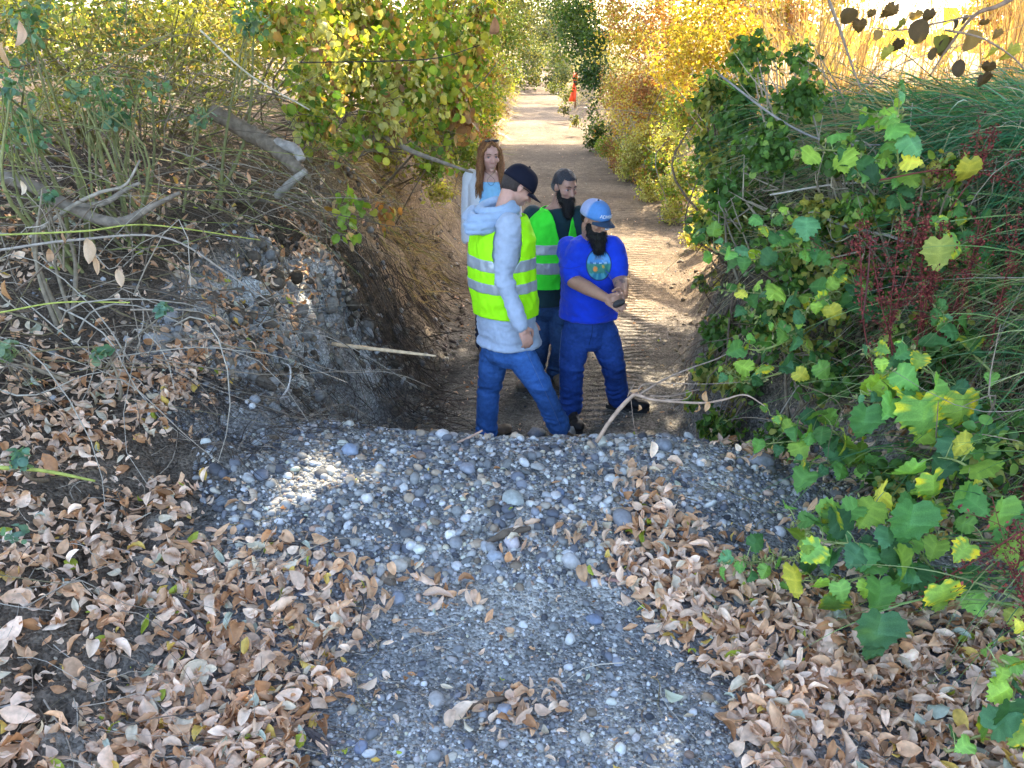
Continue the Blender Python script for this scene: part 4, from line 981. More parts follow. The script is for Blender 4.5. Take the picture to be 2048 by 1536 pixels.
# grass thatch
def blades(name, P0, dirs, L_, w, cols, bend, label, mat='grass', cat='grass', nseg=6, parent=None):
    n = len(P0); t = np.linspace(0, 1, nseg)
    d = dirs / np.linalg.norm(dirs, axis=1, keepdims=True)
    side = np.cross(d, rng.normal(0, 1, (n, 3))); side /= np.linalg.norm(side, axis=1, keepdims=True)
    Q = P0[:, None] + d[:, None] * (L_[:, None, None] * t[None, :, None]) + np.array([0, 0, -1.]) * (bend[:, None] * L_[:, None] * t[None] ** 2)[..., None] + side[:, None] * (rng.normal(0, .12, n)[:, None] * L_[:, None] * t[None] ** 2)[..., None]
    g = terr(Q[..., 0], Q[..., 1], False); Q[..., 2] = np.maximum(Q[..., 2], g + .015)
    ww = w[:, None] * (1 - t[None] ** 1.5 * .92)
    V = np.stack([Q - side[:, None] * ww[..., None], Q + side[:, None] * ww[..., None]], 2).reshape(-1, 3)
    base = (np.arange(n) * nseg * 2)[:, None, None]; k = (np.arange(nseg - 1) * 2)[None, :, None]
    F = (base + k + np.array([0, 1, 3, 2])[None, None]).reshape(-1, 4)
    C = np.repeat(cols, nseg * 2, 0)
    return tag(link(name, mesh_np(name, V, F, C), M[mat], parent), label, cat if label else None, kind='stuff')
GP = [(.04, .16, .07), (.07, .24, .11), (.03, .11, .05), (.10, .26, .12), (.30, .27, .15), (.05, .17, .09), (.06, .20, .10)]
def grass_on(poly, n, th0, th1, d0, d1): return bank_starts(n, poly, d0, d1, th0, th1, .0)
S = np.column_stack([rng.uniform(1.75, 4.6, 9500), rng.uniform(3.6, 7.0, 9500)]); S = np.column_stack([S, terr(S[:, 0], S[:, 1])])
S = S[(S[:, 2] > 1.2)]; S[:, 2] += rng.random(len(S)) * .38; n = len(S)
th_a = 2.6 * fbm(S, .9, 2, 17) + .5 * fbm(S, 3.5, 2, 18)
D_ = np.column_stack([-np.cos(th_a) * .85 + rng.normal(0, .3, n), -np.sin(th_a) * .85 + rng.normal(0, .3, n), rng.uniform(-.2, .7, n)])
blades('grass', S, D_, rng.uniform(.35, .85, n), rng.uniform(.0022, .0055, n), np.where((fbm(S, 1.6, 3, 19) > .22)[:, None], pick_cols(n, [(.36, .32, .20), (.28, .25, .15), (.10, .20, .09)]), pick_cols(n, GP)), rng.uniform(.25, .7, n), 'long dark green grass combed leftwards over the top of the right bank')
S = bank_starts(2600, [[(1450, 250), (2400, 300), (2500, 900), (1600, 800), (1430, 600)]], 3.2, 6.5, .1, .62, .25); n = len(S)
D_ = np.column_stack([rng.normal(-.6, .5, n), rng.normal(-.5, .45, n), rng.uniform(-.5, .4, n)])
blades('dry_grass', S, D_, rng.uniform(.2, .6, n), rng.uniform(.0015, .003, n), pick_cols(n, [(.36, .30, .20), (.22, .18, .11), (.42, .36, .25), (.08, .15, .06)]), rng.uniform(.2, .6, n), 'dead pale grass hanging down the face of the right bank')
S = np.column_stack([rng.uniform(1.9, 2.9, 520), rng.uniform(2.6, 4.0, 520)]); S = np.column_stack([S, terr(S[:, 0], S[:, 1]) + .1]); n = len(S)
D_ = np.column_stack([rng.normal(-.75, .3, n), rng.normal(-.1, .3, n), rng.uniform(.1, .9, n)])
blades('tall_grass', S, D_, rng.uniform(.5, 1.1, n), rng.uniform(.003, .0055, n), pick_cols(n, [(.14, .26, .08), (.20, .30, .10), (.30, .34, .14), (.07, .18, .07)]), rng.uniform(.3, .8, n), 'broad bright grass blades arching in from the right edge', nseg=9)

# reeds and golden stems beyond the right bank
n = 5200
S = np.column_stack([rng.uniform(1.6, 9.5, n), rng.uniform(6.6, 12.5, n)]); S = S[S[:, 0] > 1.6 + .18 * (S[:, 1] - 6.6) + .3]
S = np.column_stack([S, terr(S[:, 0], S[:, 1])]); S = S[S[:, 2] > 1.35]; S = S[~((S[:, 0] / S[:, 1] > .37) & (S[:, 0] / S[:, 1] < .50) & (rng.random(len(S)) < .75))]; n = len(S)
D_ = np.column_stack([rng.normal(0, .22, n), rng.normal(0, .2, n), np.ones(n)])
blades('reeds', S, D_, rng.uniform(1.1, 2.6, n), rng.uniform(.003, .007, n), pick_cols(n, [(.50, .38, .18), (.56, .45, .24), (.42, .31, .15), (.54, .46, .20), (.28, .19, .10)]), rng.uniform(.02, .22, n), 'golden dry reeds standing in the sun behind the right bank', mat='reed', cat='reeds')
n = 5200
S = np.column_stack([rng.uniform(1.9, 8, n), rng.uniform(7, 11.5, n)]); S = np.column_stack([S, terr(S[:, 0], S[:, 1])]); S = S[S[:, 2] > 1.35]; S[:, 2] += rng.random(len(S)) * .4; n = len(S)
D_ = np.column_stack([rng.normal(0, .8, n), rng.normal(0, .7, n), rng.uniform(.1, 1, n)])
blades('golden_weeds', S, D_, rng.uniform(.2, .6, n), rng.uniform(.003, .007, n), pick_cols(n, [(.50, .42, .12), (.55, .45, .18), (.36, .36, .10), (.48, .32, .12)]), rng.uniform(.2, .5, n), 'low yellow weeds glowing behind the grass of the right bank', mat='reed', cat='weeds')
# distant field cover and tree line
P2 = np.column_stack([rng.uniform(-30, 60, 9000), rng.uniform(14, 80, 9000)]); P2 = P2[(np.abs(P2[:, 0] - 1) > 4.5)]
S = np.column_stack([P2, terr(P2[:, 0], P2[:, 1], False)]); n = len(S)
bake('golden_scrub', DIAMOND, S + np.column_stack([np.zeros((n, 2)), rng.random(n) * .8]), frames(rng.normal(0, 1, (n, 3)) + [0, 0, .5]), rng.uniform(.15, .6, n), pick_cols(n, PAL['gold']), M['leaf'])
tag(bpy.data.objects['golden_scrub'], 'golden scrub covering the flat land beyond the banks', 'scrub', kind='stuff')

# drooping dark leaves, upper right
ob = empty('hanging_branch', at(2048, 20, 4.4), label='nearly bare branch with drooping dark brown leaves at the top right corner', cat='branch')
limb('stem', [(2090, -40, 4.3), (2000, 10, 4.35), (1950, 30, 4.4), (1900, 90, 4.5), (1860, 150, 4.55)], [.012, .010, .008, .006, .003], (.30, .20, .14), parent=ob, bark='twig', sides=8)
limb('twig', [(1950, 30, 4.4), (1880, 45, 4.45), (1800, 60, 4.5), (1740, 55, 4.55)], [.005, .005, .004, .002], (.28, .19, .13), parent=ob, bark='twig', sides=6)
limb('twig', [(1890, 60, 4.45), (1960, 75, 4.4), (2020, 110, 4.4), (2060, 150, 4.4)], [.006, .005, .004, .003], (.28, .19, .13), parent=ob, bark='twig', sides=6)
lm = leaf_meshes([LOBED[k] for k in (2, 4, 7)] + ROUND[:2], [(.13, .085, .045), (.20, .13, .06), (.08, .055, .035), (.26, .25, .06)], mat='leaf_obj')
pts = [(1745, 20), (1760, 60), (1800, 40), (1830, 25), (1800, 80), (1850, 40), (1880, 70), (1910, 40), (1950, 60), (1870, 95), (1925, 120), (1990, 95), (1930, 30), (1980, 125), (1965, 150), (1995, 60), (2025, 90), (1720, 40), (1775, 95), (1840, 75), (1905, 75), (1700, 15), (1860, 20), (1790, 10), (1970, 40)]
PP = [np.array(at(a, b_, 4.45 + RND.uniform(-.15, .15))) for a, b_ in pts]
leaf_objects(ob, PP, [(RND.uniform(-.5, .5), RND.uniform(-.3, .3), -1) for _ in pts], [(RND.uniform(-.8, .8), -1, RND.uniform(-.2, .4)) for _ in pts], [RND.uniform(.04, .10) for _ in pts], lm)

# red brown dock seed stalks
dk = empty('dock_plant', at(1850, 800, 3.9), label='dark red brown dock plant with seed spikes among green leaves on the right', cat='plant')
dk2 = empty('dock_plant', at(2010, 1200, 2.7), label='dark red dock seed spikes at the right edge above the leaf drift', cat='plant')
def dock(root, stalks, dens):
    A, B = [], Acc()
    for pts, h in stalks:
        Q = spline([at(*p) for p in pts], 30); V, F = tube_arrays(Q, np.linspace(.004, .0015, 30), 5, False); B.add(V, F, (.16, .035, .03))
        for _ in range(5):
            i = rng.integers(6, 26); e = Q[i] + rng.normal(0, .1, 3) + [0, 0, .05]; S_ = spline([Q[i], (Q[i] + e) / 2 + rng.normal(0, .02, 3), e], 8)
            V, F = tube_arrays(S_, .0012, 4, False); B.add(V, F, (.16, .035, .03))
            A.append(S_[rng.integers(1, 8, dens // 6)] + rng.normal(0, .010, (dens // 6, 3)))
        A.append(Q[rng.integers(8, 30, dens)] + rng.normal(0, .013, (dens, 3)))
    A = np.concatenate(A); n = len(A)
    tag(bake('seeds', DIAMOND, A, frames(rng.normal(0, 1, (n, 3))), rng.uniform(.009, .017, n), pick_cols(n, [(.15, .02, .022), (.09, .015, .015), (.24, .05, .035)]), M['twig'], root), kind='stuff')
    B.build('stalks', M['twig'], root)
dock(dk, [([(1790 + dx, 760, 3.8), (1780 + dx + s, 640, 3.75), (1790 + dx + 2 * s, 540, 3.75), (1800 + dx + 3 * s, 440, 3.75)], 0) for dx, s in [(-40, -14), (0, 0), (40, 20), (70, -8), (-20, 25), (90, 30), (130, 10), (20, -30), (160, 40), (60, 8), (110, -20)]] +
     [([(1760, 360, 4.0), (1880, 340, 4.0), (1980, 350, 3.9), (2060, 380, 3.9)], 0), ([(1900, 420, 4.0), (1960, 330, 4.0), (1990, 260, 4.0)], 0), ([(1980, 700, 3.6), (2010, 560, 3.6), (2040, 420, 3.6)], 0)], 190)
dock(dk2, [([(2100, 1020, 2.6), (2000, 1090, 2.6), (1900, 1150, 2.7), (1815, 1195, 2.7)], 0), ([(2090, 1260, 2.5), (2040, 1180, 2.5), (2010, 1110, 2.5)], 0), ([(2100, 1200, 2.4), (2050, 1120, 2.4), (2040, 1050, 2.4)], 0), ([(2090, 960, 2.9), (2040, 1000, 2.9), (2000, 1060, 2.9)], 0), ([(2100, 1320, 2.3), (2060, 1240, 2.3), (2045, 1150, 2.3)], 0)], 90)

# ------------------------------------------------------------------ cocklebur plants (big lobed leaves)
GREENS = [(.09, .22, .06), (.13, .30, .07), (.06, .16, .05), (.19, .36, .08), (.09, .22, .10), (.24, .38, .06), (.05, .13, .05)]
lob = leaf_meshes(LOBED, GREENS)
loby = leaf_meshes([lobed_leaf(20 + k, [.2, .4, .6][k], [.2, -.2, .3][k], .35) for k in range(3)], [(.22, .34, .06), (.15, .30, .07)])
yel = leaf_meshes([LOBED[k] for k in (0, 2, 5)], [(.50, .47, .07), (.36, .40, .09)])
BURM = []
def bur_mesh():
    V, F = ICO2; U = V * np.array([.38, .38, 1.0]); out = [U]; Fs = [F]; r = np.random.default_rng(4)
    for k in range(46):
        d = r.normal(size=3); d /= np.linalg.norm(d); p = d * [.38, .38, 1]; q = p + d * .22
        o = sum(len(x) for x in out); sx = np.cross(d, [0, 0, 1]); sx /= np.linalg.norm(sx) + 1e-6
        out.append(np.array([p - sx * .03, p + sx * .03, q])); Fs.append(np.array([[o, o + 1, o + 2]]))
    return np.concatenate(out), np.concatenate(Fs)
BUR = bur_mesh()
def cocklebur(label, branches, leaf_s=(.09, .16), burs=True, base=None, yellow=.08, extra=()):
    b0 = base if base is not None else branches[0][0]
    P0 = at(*b0); root = empty('cocklebur_plant', (P0.x, P0.y, tz(P0.x, P0.y)), label=label, cat='plant', group='big leaved cocklebur plants on the right bank')
    A = Acc(); LP, LY, LN, LS, LM = [], [], [], [], []; BP, BY = [], []
    for pts in branches:
        Q = spline([at(*p) for p in pts], 40); L_ = np.linalg.norm(np.diff(Q, axis=0), axis=1).sum()
        r0 = .0065 if len(pts) > 2 else .004
        V, F = tube_arrays(Q, np.linspace(r0, .0022, 40), 7, False); A.add(V, F, np.array((.30, .33, .12)) * rng.uniform(.8, 1.2))
        nl = max(3, int(L_ / .037))
        for i, f in enumerate(np.linspace(.08, 1.0, nl)):
            k = min(39, int(f * 39)); p = Q[k]; T = Q[min(39, k + 1)] - Q[max(0, k - 1)]; T /= np.linalg.norm(T) + 1e-9
            sd = np.cross(T, [0, 0, 1]); sd /= np.linalg.norm(sd) + 1e-9
            sg = 1 if i % 2 else -1
            pd = sd * sg * rng.uniform(.3, 1) + T * .4 + np.array([0, -.35, rng.uniform(.1, .9)]) + rng.normal(0, .25, 3); pd /= np.linalg.norm(pd)
            s = rng.uniform(leaf_s[0] * .62, leaf_s[1] * .9) * (1 - .45 * f if f > .75 else 1)
            pl = s * rng.uniform(.5, .95); e = p + pd * pl + [0, 0, -.1 * pl]
            V, F = tube_arrays(spline([p, (p + e) / 2 + [0, 0, .12 * pl], e], 7), np.linspace(.0024, .0016, 7), 5, False); A.add(V, F, (.34, .40, .16))
            y = pd * .8 + np.array([rng.normal(0, .5), rng.normal(-.2, .4), -rng.uniform(.1, 1.3)])
            nrm = np.array([rng.normal(0, .65), rng.normal(-.5, .5), rng.uniform(.2, 1.3)])
            LP.append(e); LY.append(y); LN.append(nrm); LS.append(s)
            rr = rng.random(); LM.append(yel[rng.integers(len(yel))] if rr < yellow * .5 else loby[rng.integers(len(loby))] if rr < yellow * 1.8 else lob[rng.integers(len(lob))])
            if burs and (f > .7 or rng.random() < .25):
                for _ in range(rng.integers(3, 8)):
                    BP.append(p + rng.normal(0, .016, 3)); BY.append(rng.normal(0, 1, 3) + [0, 0, .5])
    for (px, py, D, s, mk_) in extra:
        LP.append(np.array(at(px, py, D))); LY.append(np.array([rng.normal(0, .2), -.2, -1.])); LN.append(np.array([rng.normal(0, .2), -1, .35])); LS.append(s); LM.append((yel if mk_ == 'y' else loby if mk_ == 'm' else lob)[rng.integers(6)])
    tag(A.build('stems', M['grass'], root), kind='stuff')
    R = frames_dir(np.array(LY), np.array(LN))
    for i in range(len(LP)):
        o = bpy.data.objects.new('leaf', LM[i]); col_main.objects.link(o); o.parent = root
        o.matrix_parent_inverse = Matrix.Translation(-Vector(root.location))
        s = LS[i]; o.matrix_basis = Matrix.Translation(Vector(LP[i])) @ Matrix([list(q) for q in R[i]]).to_4x4() @ Matrix.Diagonal((s, s, s, 1))
    if BP:
        n = len(BP)
        tag(bake('burs', [BUR], np.array(BP), frames(np.array(BY)), rng.uniform(.009, .014, n), pick_cols(n, [(.30, .32, .12), (.24, .28, .09), (.36, .34, .16)]), M['grass'], root), kind='stuff')
    return root
cocklebur('cocklebur branch reaching left toward the trench above the blue shirted man level, tipped with burs', [
    [(1800, 660, 4.3), (1700, 560, 4.3), (1600, 500, 4.3), (1500, 440, 4.2)], [(1760, 620, 4.3), (1680, 600, 4.2), (1560, 590, 4.2), (1440, 580, 4.3)], [(1640, 520, 4.3), (1600, 450, 4.3), (1550, 430, 4.3)], [(1700, 570, 4.3), (1640, 600, 4.1), (1600, 640, 4.1)], [(1620, 500, 4.25), (1560, 500, 4.2), (1500, 520, 4.2), (1450, 500, 4.2)]], (.085, .14), base=(1800, 700, 4.4))
cocklebur('cocklebur stems with small drooping leaves just right of the trench edge', [
    [(1700, 800, 4.2), (1640, 720, 4.2), (1560, 660, 4.2), (1490, 620, 4.2)], [(1640, 720, 4.2), (1580, 740, 4.1), (1500, 760, 4.2), (1450, 740, 4.4)], [(1580, 680, 4.2), (1520, 700, 4.2), (1470, 690, 4.3)], [(1480, 520, 4.8), (1430, 500, 4.9), (1400, 470, 5.0)]], (.07, .12), base=(1720, 820, 4.2))
cocklebur('cocklebur plant with pale green leaves and bur clusters in the middle of the right bank', [
    [(1950, 920, 3.4), (1870, 840, 3.4), (1800, 760, 3.4), (1740, 700, 3.4)], [(1870, 840, 3.4), (1800, 820, 3.35), (1720, 780, 3.4)], [(1930, 860, 3.4), (1900, 780, 3.4), (1840, 730, 3.4), (1815, 700, 3.4)]], (.11, .16), base=(1980, 940, 3.3), yellow=.12,
    extra=[(1840, 800, 3.2, .20, 'm'), (1735, 815, 3.3, .15, 'g'), (1925, 790, 3.2, .17, 'm')])
cocklebur('cocklebur stems crossing behind the right end of the gravel mound', [
    [(1800, 960, 3.7), (1700, 900, 3.7), (1620, 860, 3.8), (1540, 830, 3.9)], [(1700, 900, 3.7), (1660, 860, 3.7), (1600, 880, 3.8), (1500, 890, 3.9)], [(1760, 930, 3.7), (1660, 930, 3.6), (1590, 920, 3.6)]], (.09, .14), base=(1820, 980, 3.7), burs=False)
cocklebur('tall upright cocklebur at the upper right with a spike of burs', [
    [(1810, 480, 4.2), (1800, 380, 4.2), (1795, 280, 4.2), (1800, 170, 4.2)], [(1790, 330, 4.2), (1740, 320, 4.2), (1660, 300, 4.2), (1590, 310, 4.3)], [(1800, 260, 4.2), (1760, 235, 4.2), (1700, 215, 4.3)], [(1800, 360, 4.2), (1740, 360, 4.1), (1700, 340, 4.1)]], (.07, .14), base=(1815, 500, 4.4), yellow=.02)
cocklebur('lowest cocklebur branch lying across the leaf drift right of the mound', [
    [(2060, 1230, 2.75), (1900, 1170, 2.8), (1740, 1090, 2.85), (1560, 1120, 2.95), (1450, 1125, 3.0)], [(1900, 1165, 2.8), (1800, 1130, 2.8), (1700, 1160, 2.8), (1580, 1160, 2.9)], [(1880, 1160, 2.8), (1800, 1060, 2.9), (1720, 1010, 3.0), (1640, 1040, 3.05)], [(1740, 1090, 2.85), (1640, 1080, 2.9), (1590, 1040, 3.0)]], (.10, .155), base=(2080, 1260, 2.7), yellow=.05,
    extra=[(1765, 1230, 2.55, .17, 'g'), (1755, 1260, 2.6, .15, 'g'), (1880, 1170, 2.6, .14, 'm')])
cocklebur('cocklebur plant at the right edge with bright leaves beneath the yellow leaves', [
    [(2080, 1010, 2.9), (1980, 990, 2.95), (1880, 1000, 3.0), (1790, 1050, 3.0)], [(2000, 990, 2.95), (1930, 930, 3.0), (1880, 920, 3.1), (1840, 960, 3.1)], [(2050, 1080, 2.8), (1950, 1080, 2.8), (1850, 1070, 2.9)], [(2060, 900, 3.1), (1980, 880, 3.1), (1900, 900, 3.2)]], (.11, .17), base=(2100, 1040, 2.9), yellow=.1,
    extra=[(1865, 950, 3.0, .14, 'm'), (1830, 1010, 2.8, .18, 'g'), (2010, 1000, 2.7, .14, 'g')])
cocklebur('cocklebur leaves crowding the lower right corner', [
    [(2100, 1560, 2.0), (2050, 1460, 2.05), (2020, 1380, 2.1), (1990, 1320, 2.1)], [(2070, 1500, 2.0), (1980, 1470, 2.05), (1910, 1490, 2.1)], [(2090, 1420, 2.0), (2060, 1340, 2.1), (2040, 1280, 2.2)]], (.09, .14), base=(2110, 1600, 2.0), yellow=.2)
cocklebur('cocklebur plant in the shade at the right edge near the dock spikes', [
    [(2080, 640, 3.8), (1990, 560, 3.9), (1930, 470, 4.0), (1900, 400, 4.0)], [(1990, 560, 3.9), (1930, 560, 3.9), (1880, 600, 3.9)], [(2000, 760, 3.5), (1920, 680, 3.6), (1880, 620, 3.7)], [(1960, 500, 3.9), (1920, 500, 3.8), (1860, 440, 3.9)]], (.09, .15), base=(2090, 700, 3.8), yellow=.12,
    extra=[(1880, 480, 3.7, .14, 'y'), (1940, 320, 3.9, .12, 'y')])

# straw and weeds clothing the cut banks further along
def bank_blades(side, y0, y1, n, L0, L1, w, pal, label, name, dz, matn='grass', inward=.5, dmax=1.2, dmin=.05):
    y = rng.uniform(y0, y1, n); e = np.interp(y, YK, XL) if side < 0 else np.interp(y, YK, XR)
    x = e + side * (dmin + (dmax - dmin) * rng.random(n) ** .8); S = np.column_stack([x, y, terr(x, y)])
    k = fbm(S, .9, 3, 31) > -.25; S = S[k]; n = len(S)
    D_ = np.column_stack([-side * inward + rng.normal(0, .5, n), rng.normal(-.1, .5, n), dz + rng.normal(0, .4, n)])
    blades(name, S, D_, rng.uniform(L0, L1, n), rng.uniform(w * .5, w, n), pick_cols(n, pal), rng.uniform(.3, .8, n), label, matn, 'grass')
bank_blades(-1, 8.0, 22, 5200, .15, .5, .006, [(.30, .20, .11), (.22, .14, .08), (.36, .26, .15), (.40, .31, .18), (.16, .14, .06)], 'orange brown straw hanging down the left bank behind the woman', 'straw', .1, inward=.35, dmin=.3)
bank_blades(-1, 20, 48, 3200, .3, .8, .012, [(.34, .28, .12), (.22, .24, .07), (.40, .32, .15), (.30, .20, .10)], 'mixed straw and weeds along the far left side of the trail', 'straw', .5, inward=.1, dmax=1.6)
bank_blades(1, 11, 24, 5200, .15, .5, .007, [(.42, .38, .12), (.30, .34, .08), (.46, .36, .16), (.22, .26, .06), (.40, .24, .10)], 'yellow green weeds spilling down the right bank past the men', 'bank_weeds', .4, inward=.3, dmin=.35, dmax=1.8)
bank_blades(1, 24, 52, 3200, .3, .8, .012, [(.40, .34, .16), (.28, .28, .10), (.44, .34, .18)], 'dry weeds along the far right side of the trail', 'bank_weeds', .5, inward=.1, dmin=.2, dmax=1.8)

# ------------------------------------------------------------------ shade trees over the viewer
def hole(P, target, r):
    v = P - np.array(target); s = v @ np.array(SDIR); d = v - s[:, None] * np.array(SDIR)[None]
    return np.linalg.norm(d, axis=1) > r
HOLES = [(G(620, 960), .22), (G(665, 1005), .17), (G(340, 235), .20), (G(300, 270), .22), (G(1290, 550), .55), (G(1300, 470), .75), (G(1340, 430), .7), (G(1350, 570), .4), (G(1270, 500), .5), (G(1310, 745), .07), (G(1320, 858), .09), (G(1190, 860), .09), (G(1180, 862), .05),
         (at(1140, 700, 6.0), .05), (at(1135, 660, 6.0), .04), (at(1150, 838, 6.05), .05), (G(1640, 800), .10), (G(1700, 790), .08), (G(1500, 760), .06), (at(1130, 655, 6.0), .05), (at(330, 215, 7.0), .25), (at(720, 60, 7.6), .4), (at(420, 100, 7.2), .35), (at(220, 90, 6.6), .25), (at(990, 320, 7.5), .12)]
HOLES = [(np.array(p), r) for p, r in HOLES]  # gaps cut in the crowns along sun rays for chosen sun patches
def gap_fn(P):
    m = np.ones(len(P), bool)
    for p, r in HOLES: m &= hole(P, p, r)
    return m
SHN = Vector((SDIR.x / SDIR.z, SDIR.y / SDIR.z))
def shade_tree(label, base, lumps, n, trunk_r):
    bz = tz(*base); root = empty('shade_tree', (base[0], base[1], bz), label=label, cat='tree')
    top = np.mean([l[0] for l in lumps], axis=0)
    b = np.array([base[0], base[1], bz - .2]); fork = b + (top - b) * [.35, .35, .5]
    A = Acc(); V, F = tube_arrays(spline([b, (b + fork) / 2 + [.1, .1, 0], fork], 16), np.linspace(trunk_r, trunk_r * .6, 16), 12); A.add(V, F, (.20, .16, .12))
    for l in lumps:
        V, F = tube_arrays(spline([fork - [0, 0, .3], (fork + l[0]) / 2 + rng.normal(0, .25, 3), l[0]], 12), np.linspace(trunk_r * .5, .03, 12), 8); A.add(V, F, (.22, .18, .14))
    A.build('trunk', M['bark'], root)
    crown('crown', lumps, n, .23, 'mixed', root, DIAMOND, shell=.5, gap=gap_fn, patch=.8, thr=-.85)
def E(x, y, z, r, rz=None): return (np.array([x, y, z], float), np.array([r, r, rz or r * .6]))
can = []  # crown clumps set up the sun rays so chosen ground is shaded
for gx_ in np.arange(-4.5, 4.6, 1.5):
    for gy_ in np.arange(-1.0, 8.1, 1.5):
        h = 5.2 + 1.5 * RND.random()
        x_, y_ = gx_ + SHN.x * (h - 1), gy_ + SHN.y * (h - 1)
        if gy_ > 7.2 and gx_ > 1.2: continue
        if gx_ < -1.9 and gy_ > 5.8: continue
        can.append(E(x_ + RND.uniform(-.3, .3), y_ + RND.uniform(-.3, .3), h, 1.25, .6))
for gx_, gy_ in ((-1.2, 9.2), (.0, 9.4), (-1.0, 10.8), (.3, 10.9), (-.8, 12.4), (.6, 12.6), (-.6, 14.0), (1.0, 14.1), (2.4, 13.8), (.5, 11.6), (.9, 12.9), (-1.2, 9.9)):
    can.append(E(gx_ + SHN.x * 5.2, gy_ + SHN.y * 5.2, 6.0, .95, .5))
can += [E(.0, 10.7, 6.5, 1.0, .5), E(-.3, 10.2, 6.1, .9, .5), E(.3, 11.2, 6.7, .9, .5)]
rt = [c for c in can if c[0][0] > 1.2]; lt = [c for c in can if c[0][0] <= 1.2]
shade_tree('tall tree standing out of view on the right bank and shading the mound', (6.5, 3.0), rt, 30000, .22)
shade_tree('tall tree standing out of view on the left bank and shading the trench', (-7.0, 2.5), lt, 42000, .2)

far_can = []  # unseen crown added so its clumps throw shade bands on the far trail
for gx_ in (-1.0, .5, 1.9, 3.2):
    for gy_ in (14.5, 16.0, 17.5, 19, 20.5, 22, 23.5):
        h = 5.6 + RND.random()
        far_can.append(E(gx_ + SHN.x * h, gy_ + SHN.y * h, h, 1.15, .5))
for gx_ in (-.2, 1.8, 3.2):
    for gy_ in (33, 36.5): far_can.append(E(gx_ + SHN.x * 6, gy_ + SHN.y * 6, 6.4, 1.2, .6))
shade_tree('unseen tall tree added above the right bank to band the far trail with shade', (7.5, 26.0), far_can, 32000, .25)

# ------------------------------------------------------------------ people
def sph(c, r, R=None, n=14):
    V, F = ICO3 if False else ICO2
    r = np.array([r, r, r]) if np.isscalar(r) else np.array(r)
    V = V * r
    if R is not None: V = V @ np.array(R).T
    return V + np.array(c), F
def capsule(p0, p1, r0, r1, sides=16, k=5):
    p0, p1 = np.array(p0, float), np.array(p1, float); T = p1 - p0; L_ = np.linalg.norm(T) + 1e-9; T = T / L_
    up = np.array([0, 0, 1.]) if abs(T[2]) < .9 else np.array([1., 0, 0])
    X = np.cross(T, up); X /= np.linalg.norm(X); Y = np.cross(T, X)
    ring = []
    for a in np.linspace(-np.pi / 2 + .15, 0, k): ring.append((p0 + T * math.sin(a) * r0, r0 * math.cos(a)))
    for a in np.linspace(0, np.pi / 2 - .15, k): ring.append((p1 + T * math.sin(a) * r1, r1 * math.cos(a)))
    an = np.linspace(0, 2 * np.pi, sides, endpoint=False)
    V = np.concatenate([c + r * (np.cos(an)[:, None] * X + np.sin(an)[:, None] * Y) for c, r in ring] + [[ring[0][0]], [ring[-1][0]]])
    F = []; m = len(ring); i = np.arange(sides); j = (i + 1) % sides
    for q in range(m - 1):
        A, B = q * sides, (q + 1) * sides
        F += [np.stack([A + i, A + j, B + j], 1), np.stack([A + i, B + j, B + i], 1)]
    F += [np.stack([np.full(sides, m * sides), j, i], 1), np.stack([np.full(sides, m * sides + 1), (m - 1) * sides + i, (m - 1) * sides + j], 1)]
    return V, np.concatenate(F)
def loft(rings, sides=28, e=2.3):
    """rings: (centre, lateral axis, forward axis, rx, ry)"""
    an = np.linspace(0, 2 * np.pi, sides, endpoint=False); V = []
    for c, X, Y, rx, ry in rings:
        ca, sa = np.cos(an), np.sin(an)
        k = (np.abs(ca) ** e + np.abs(sa) ** e) ** (-1 / e)
        V.append(np.array(c) + (k * ca * rx)[:, None] * np.array(X) + (k * sa * ry)[:, None] * np.array(Y))
    V = np.concatenate(V + [[np.array(rings[0][0])], [np.array(rings[-1][0])]])
    m = len(rings); i = np.arange(sides); j = (i + 1) % sides; F = []
    for q in range(m - 1):
        A, B = q * sides, (q + 1) * sides
        F += [np.stack([A + i, A + j, B + j], 1), np.stack([A + i, B + j, B + i], 1)]
    F += [np.stack([np.full(sides, m * sides), j, i], 1), np.stack([np.full(sides, m * sides + 1), (m - 1) * sides + i, (m - 1) * sides + j], 1)]
    return V, np.concatenate(F)
def fuse(name, parts, voxel, smooth=4, fac=.5, mat=None, parent=None, colf=None, disp=None):
    A = Acc()
    for V, F in parts: A.add(V, F, (1, 1, 1))
    me = mesh_np('tmp', np.concatenate(A.V), np.concatenate(A.F))
    o = bpy.data.objects.new('tmp', me); col_main.objects.link(o)
    r = o.modifiers.new('r', 'REMESH'); r.mode = 'VOXEL'; r.voxel_size = voxel; r.use_smooth_shade = True
    if smooth:
        s = o.modifiers.new('s', 'SMOOTH'); s.factor = fac; s.iterations = smooth
    dg = bpy.context.evaluated_depsgraph_get()
    m2 = bpy.data.meshes.new_from_object(o.evaluated_get(dg)); m2.name = name
    bpy.data.objects.remove(o); bpy.data.meshes.remove(me)
    n = len(m2.vertices); co = np.empty(n * 3); m2.vertices.foreach_get('co', co); co = co.reshape(-1, 3)
    no = np.empty(n * 3, np.float32); m2.vertices.foreach_get('normal', no); no = no.reshape(-1, 3)
    if disp is not None:
        co = co + no * disp(co, no)[:, None]; m2.vertices.foreach_set('co', co.astype(np.float32).ravel())
    if colf is not None:
        a = m2.color_attributes.new('col', 'FLOAT_COLOR', 'POINT'); cc = np.ones((n, 4), np.float32); cc[:, :3] = colf(co, no)
        a.data.foreach_set('color', cc.ravel())
    m2.update(); m2.polygons.foreach_set('use_smooth', np.ones(len(m2.polygons), bool))
    m2.materials.clear()
    return link(name, m2, mat, parent)
def solid_col(c, var=0, sc=6): return lambda co, no: np.array(c)[None] * (1 + var * fbm(co, sc, 3, 4))[:, None]
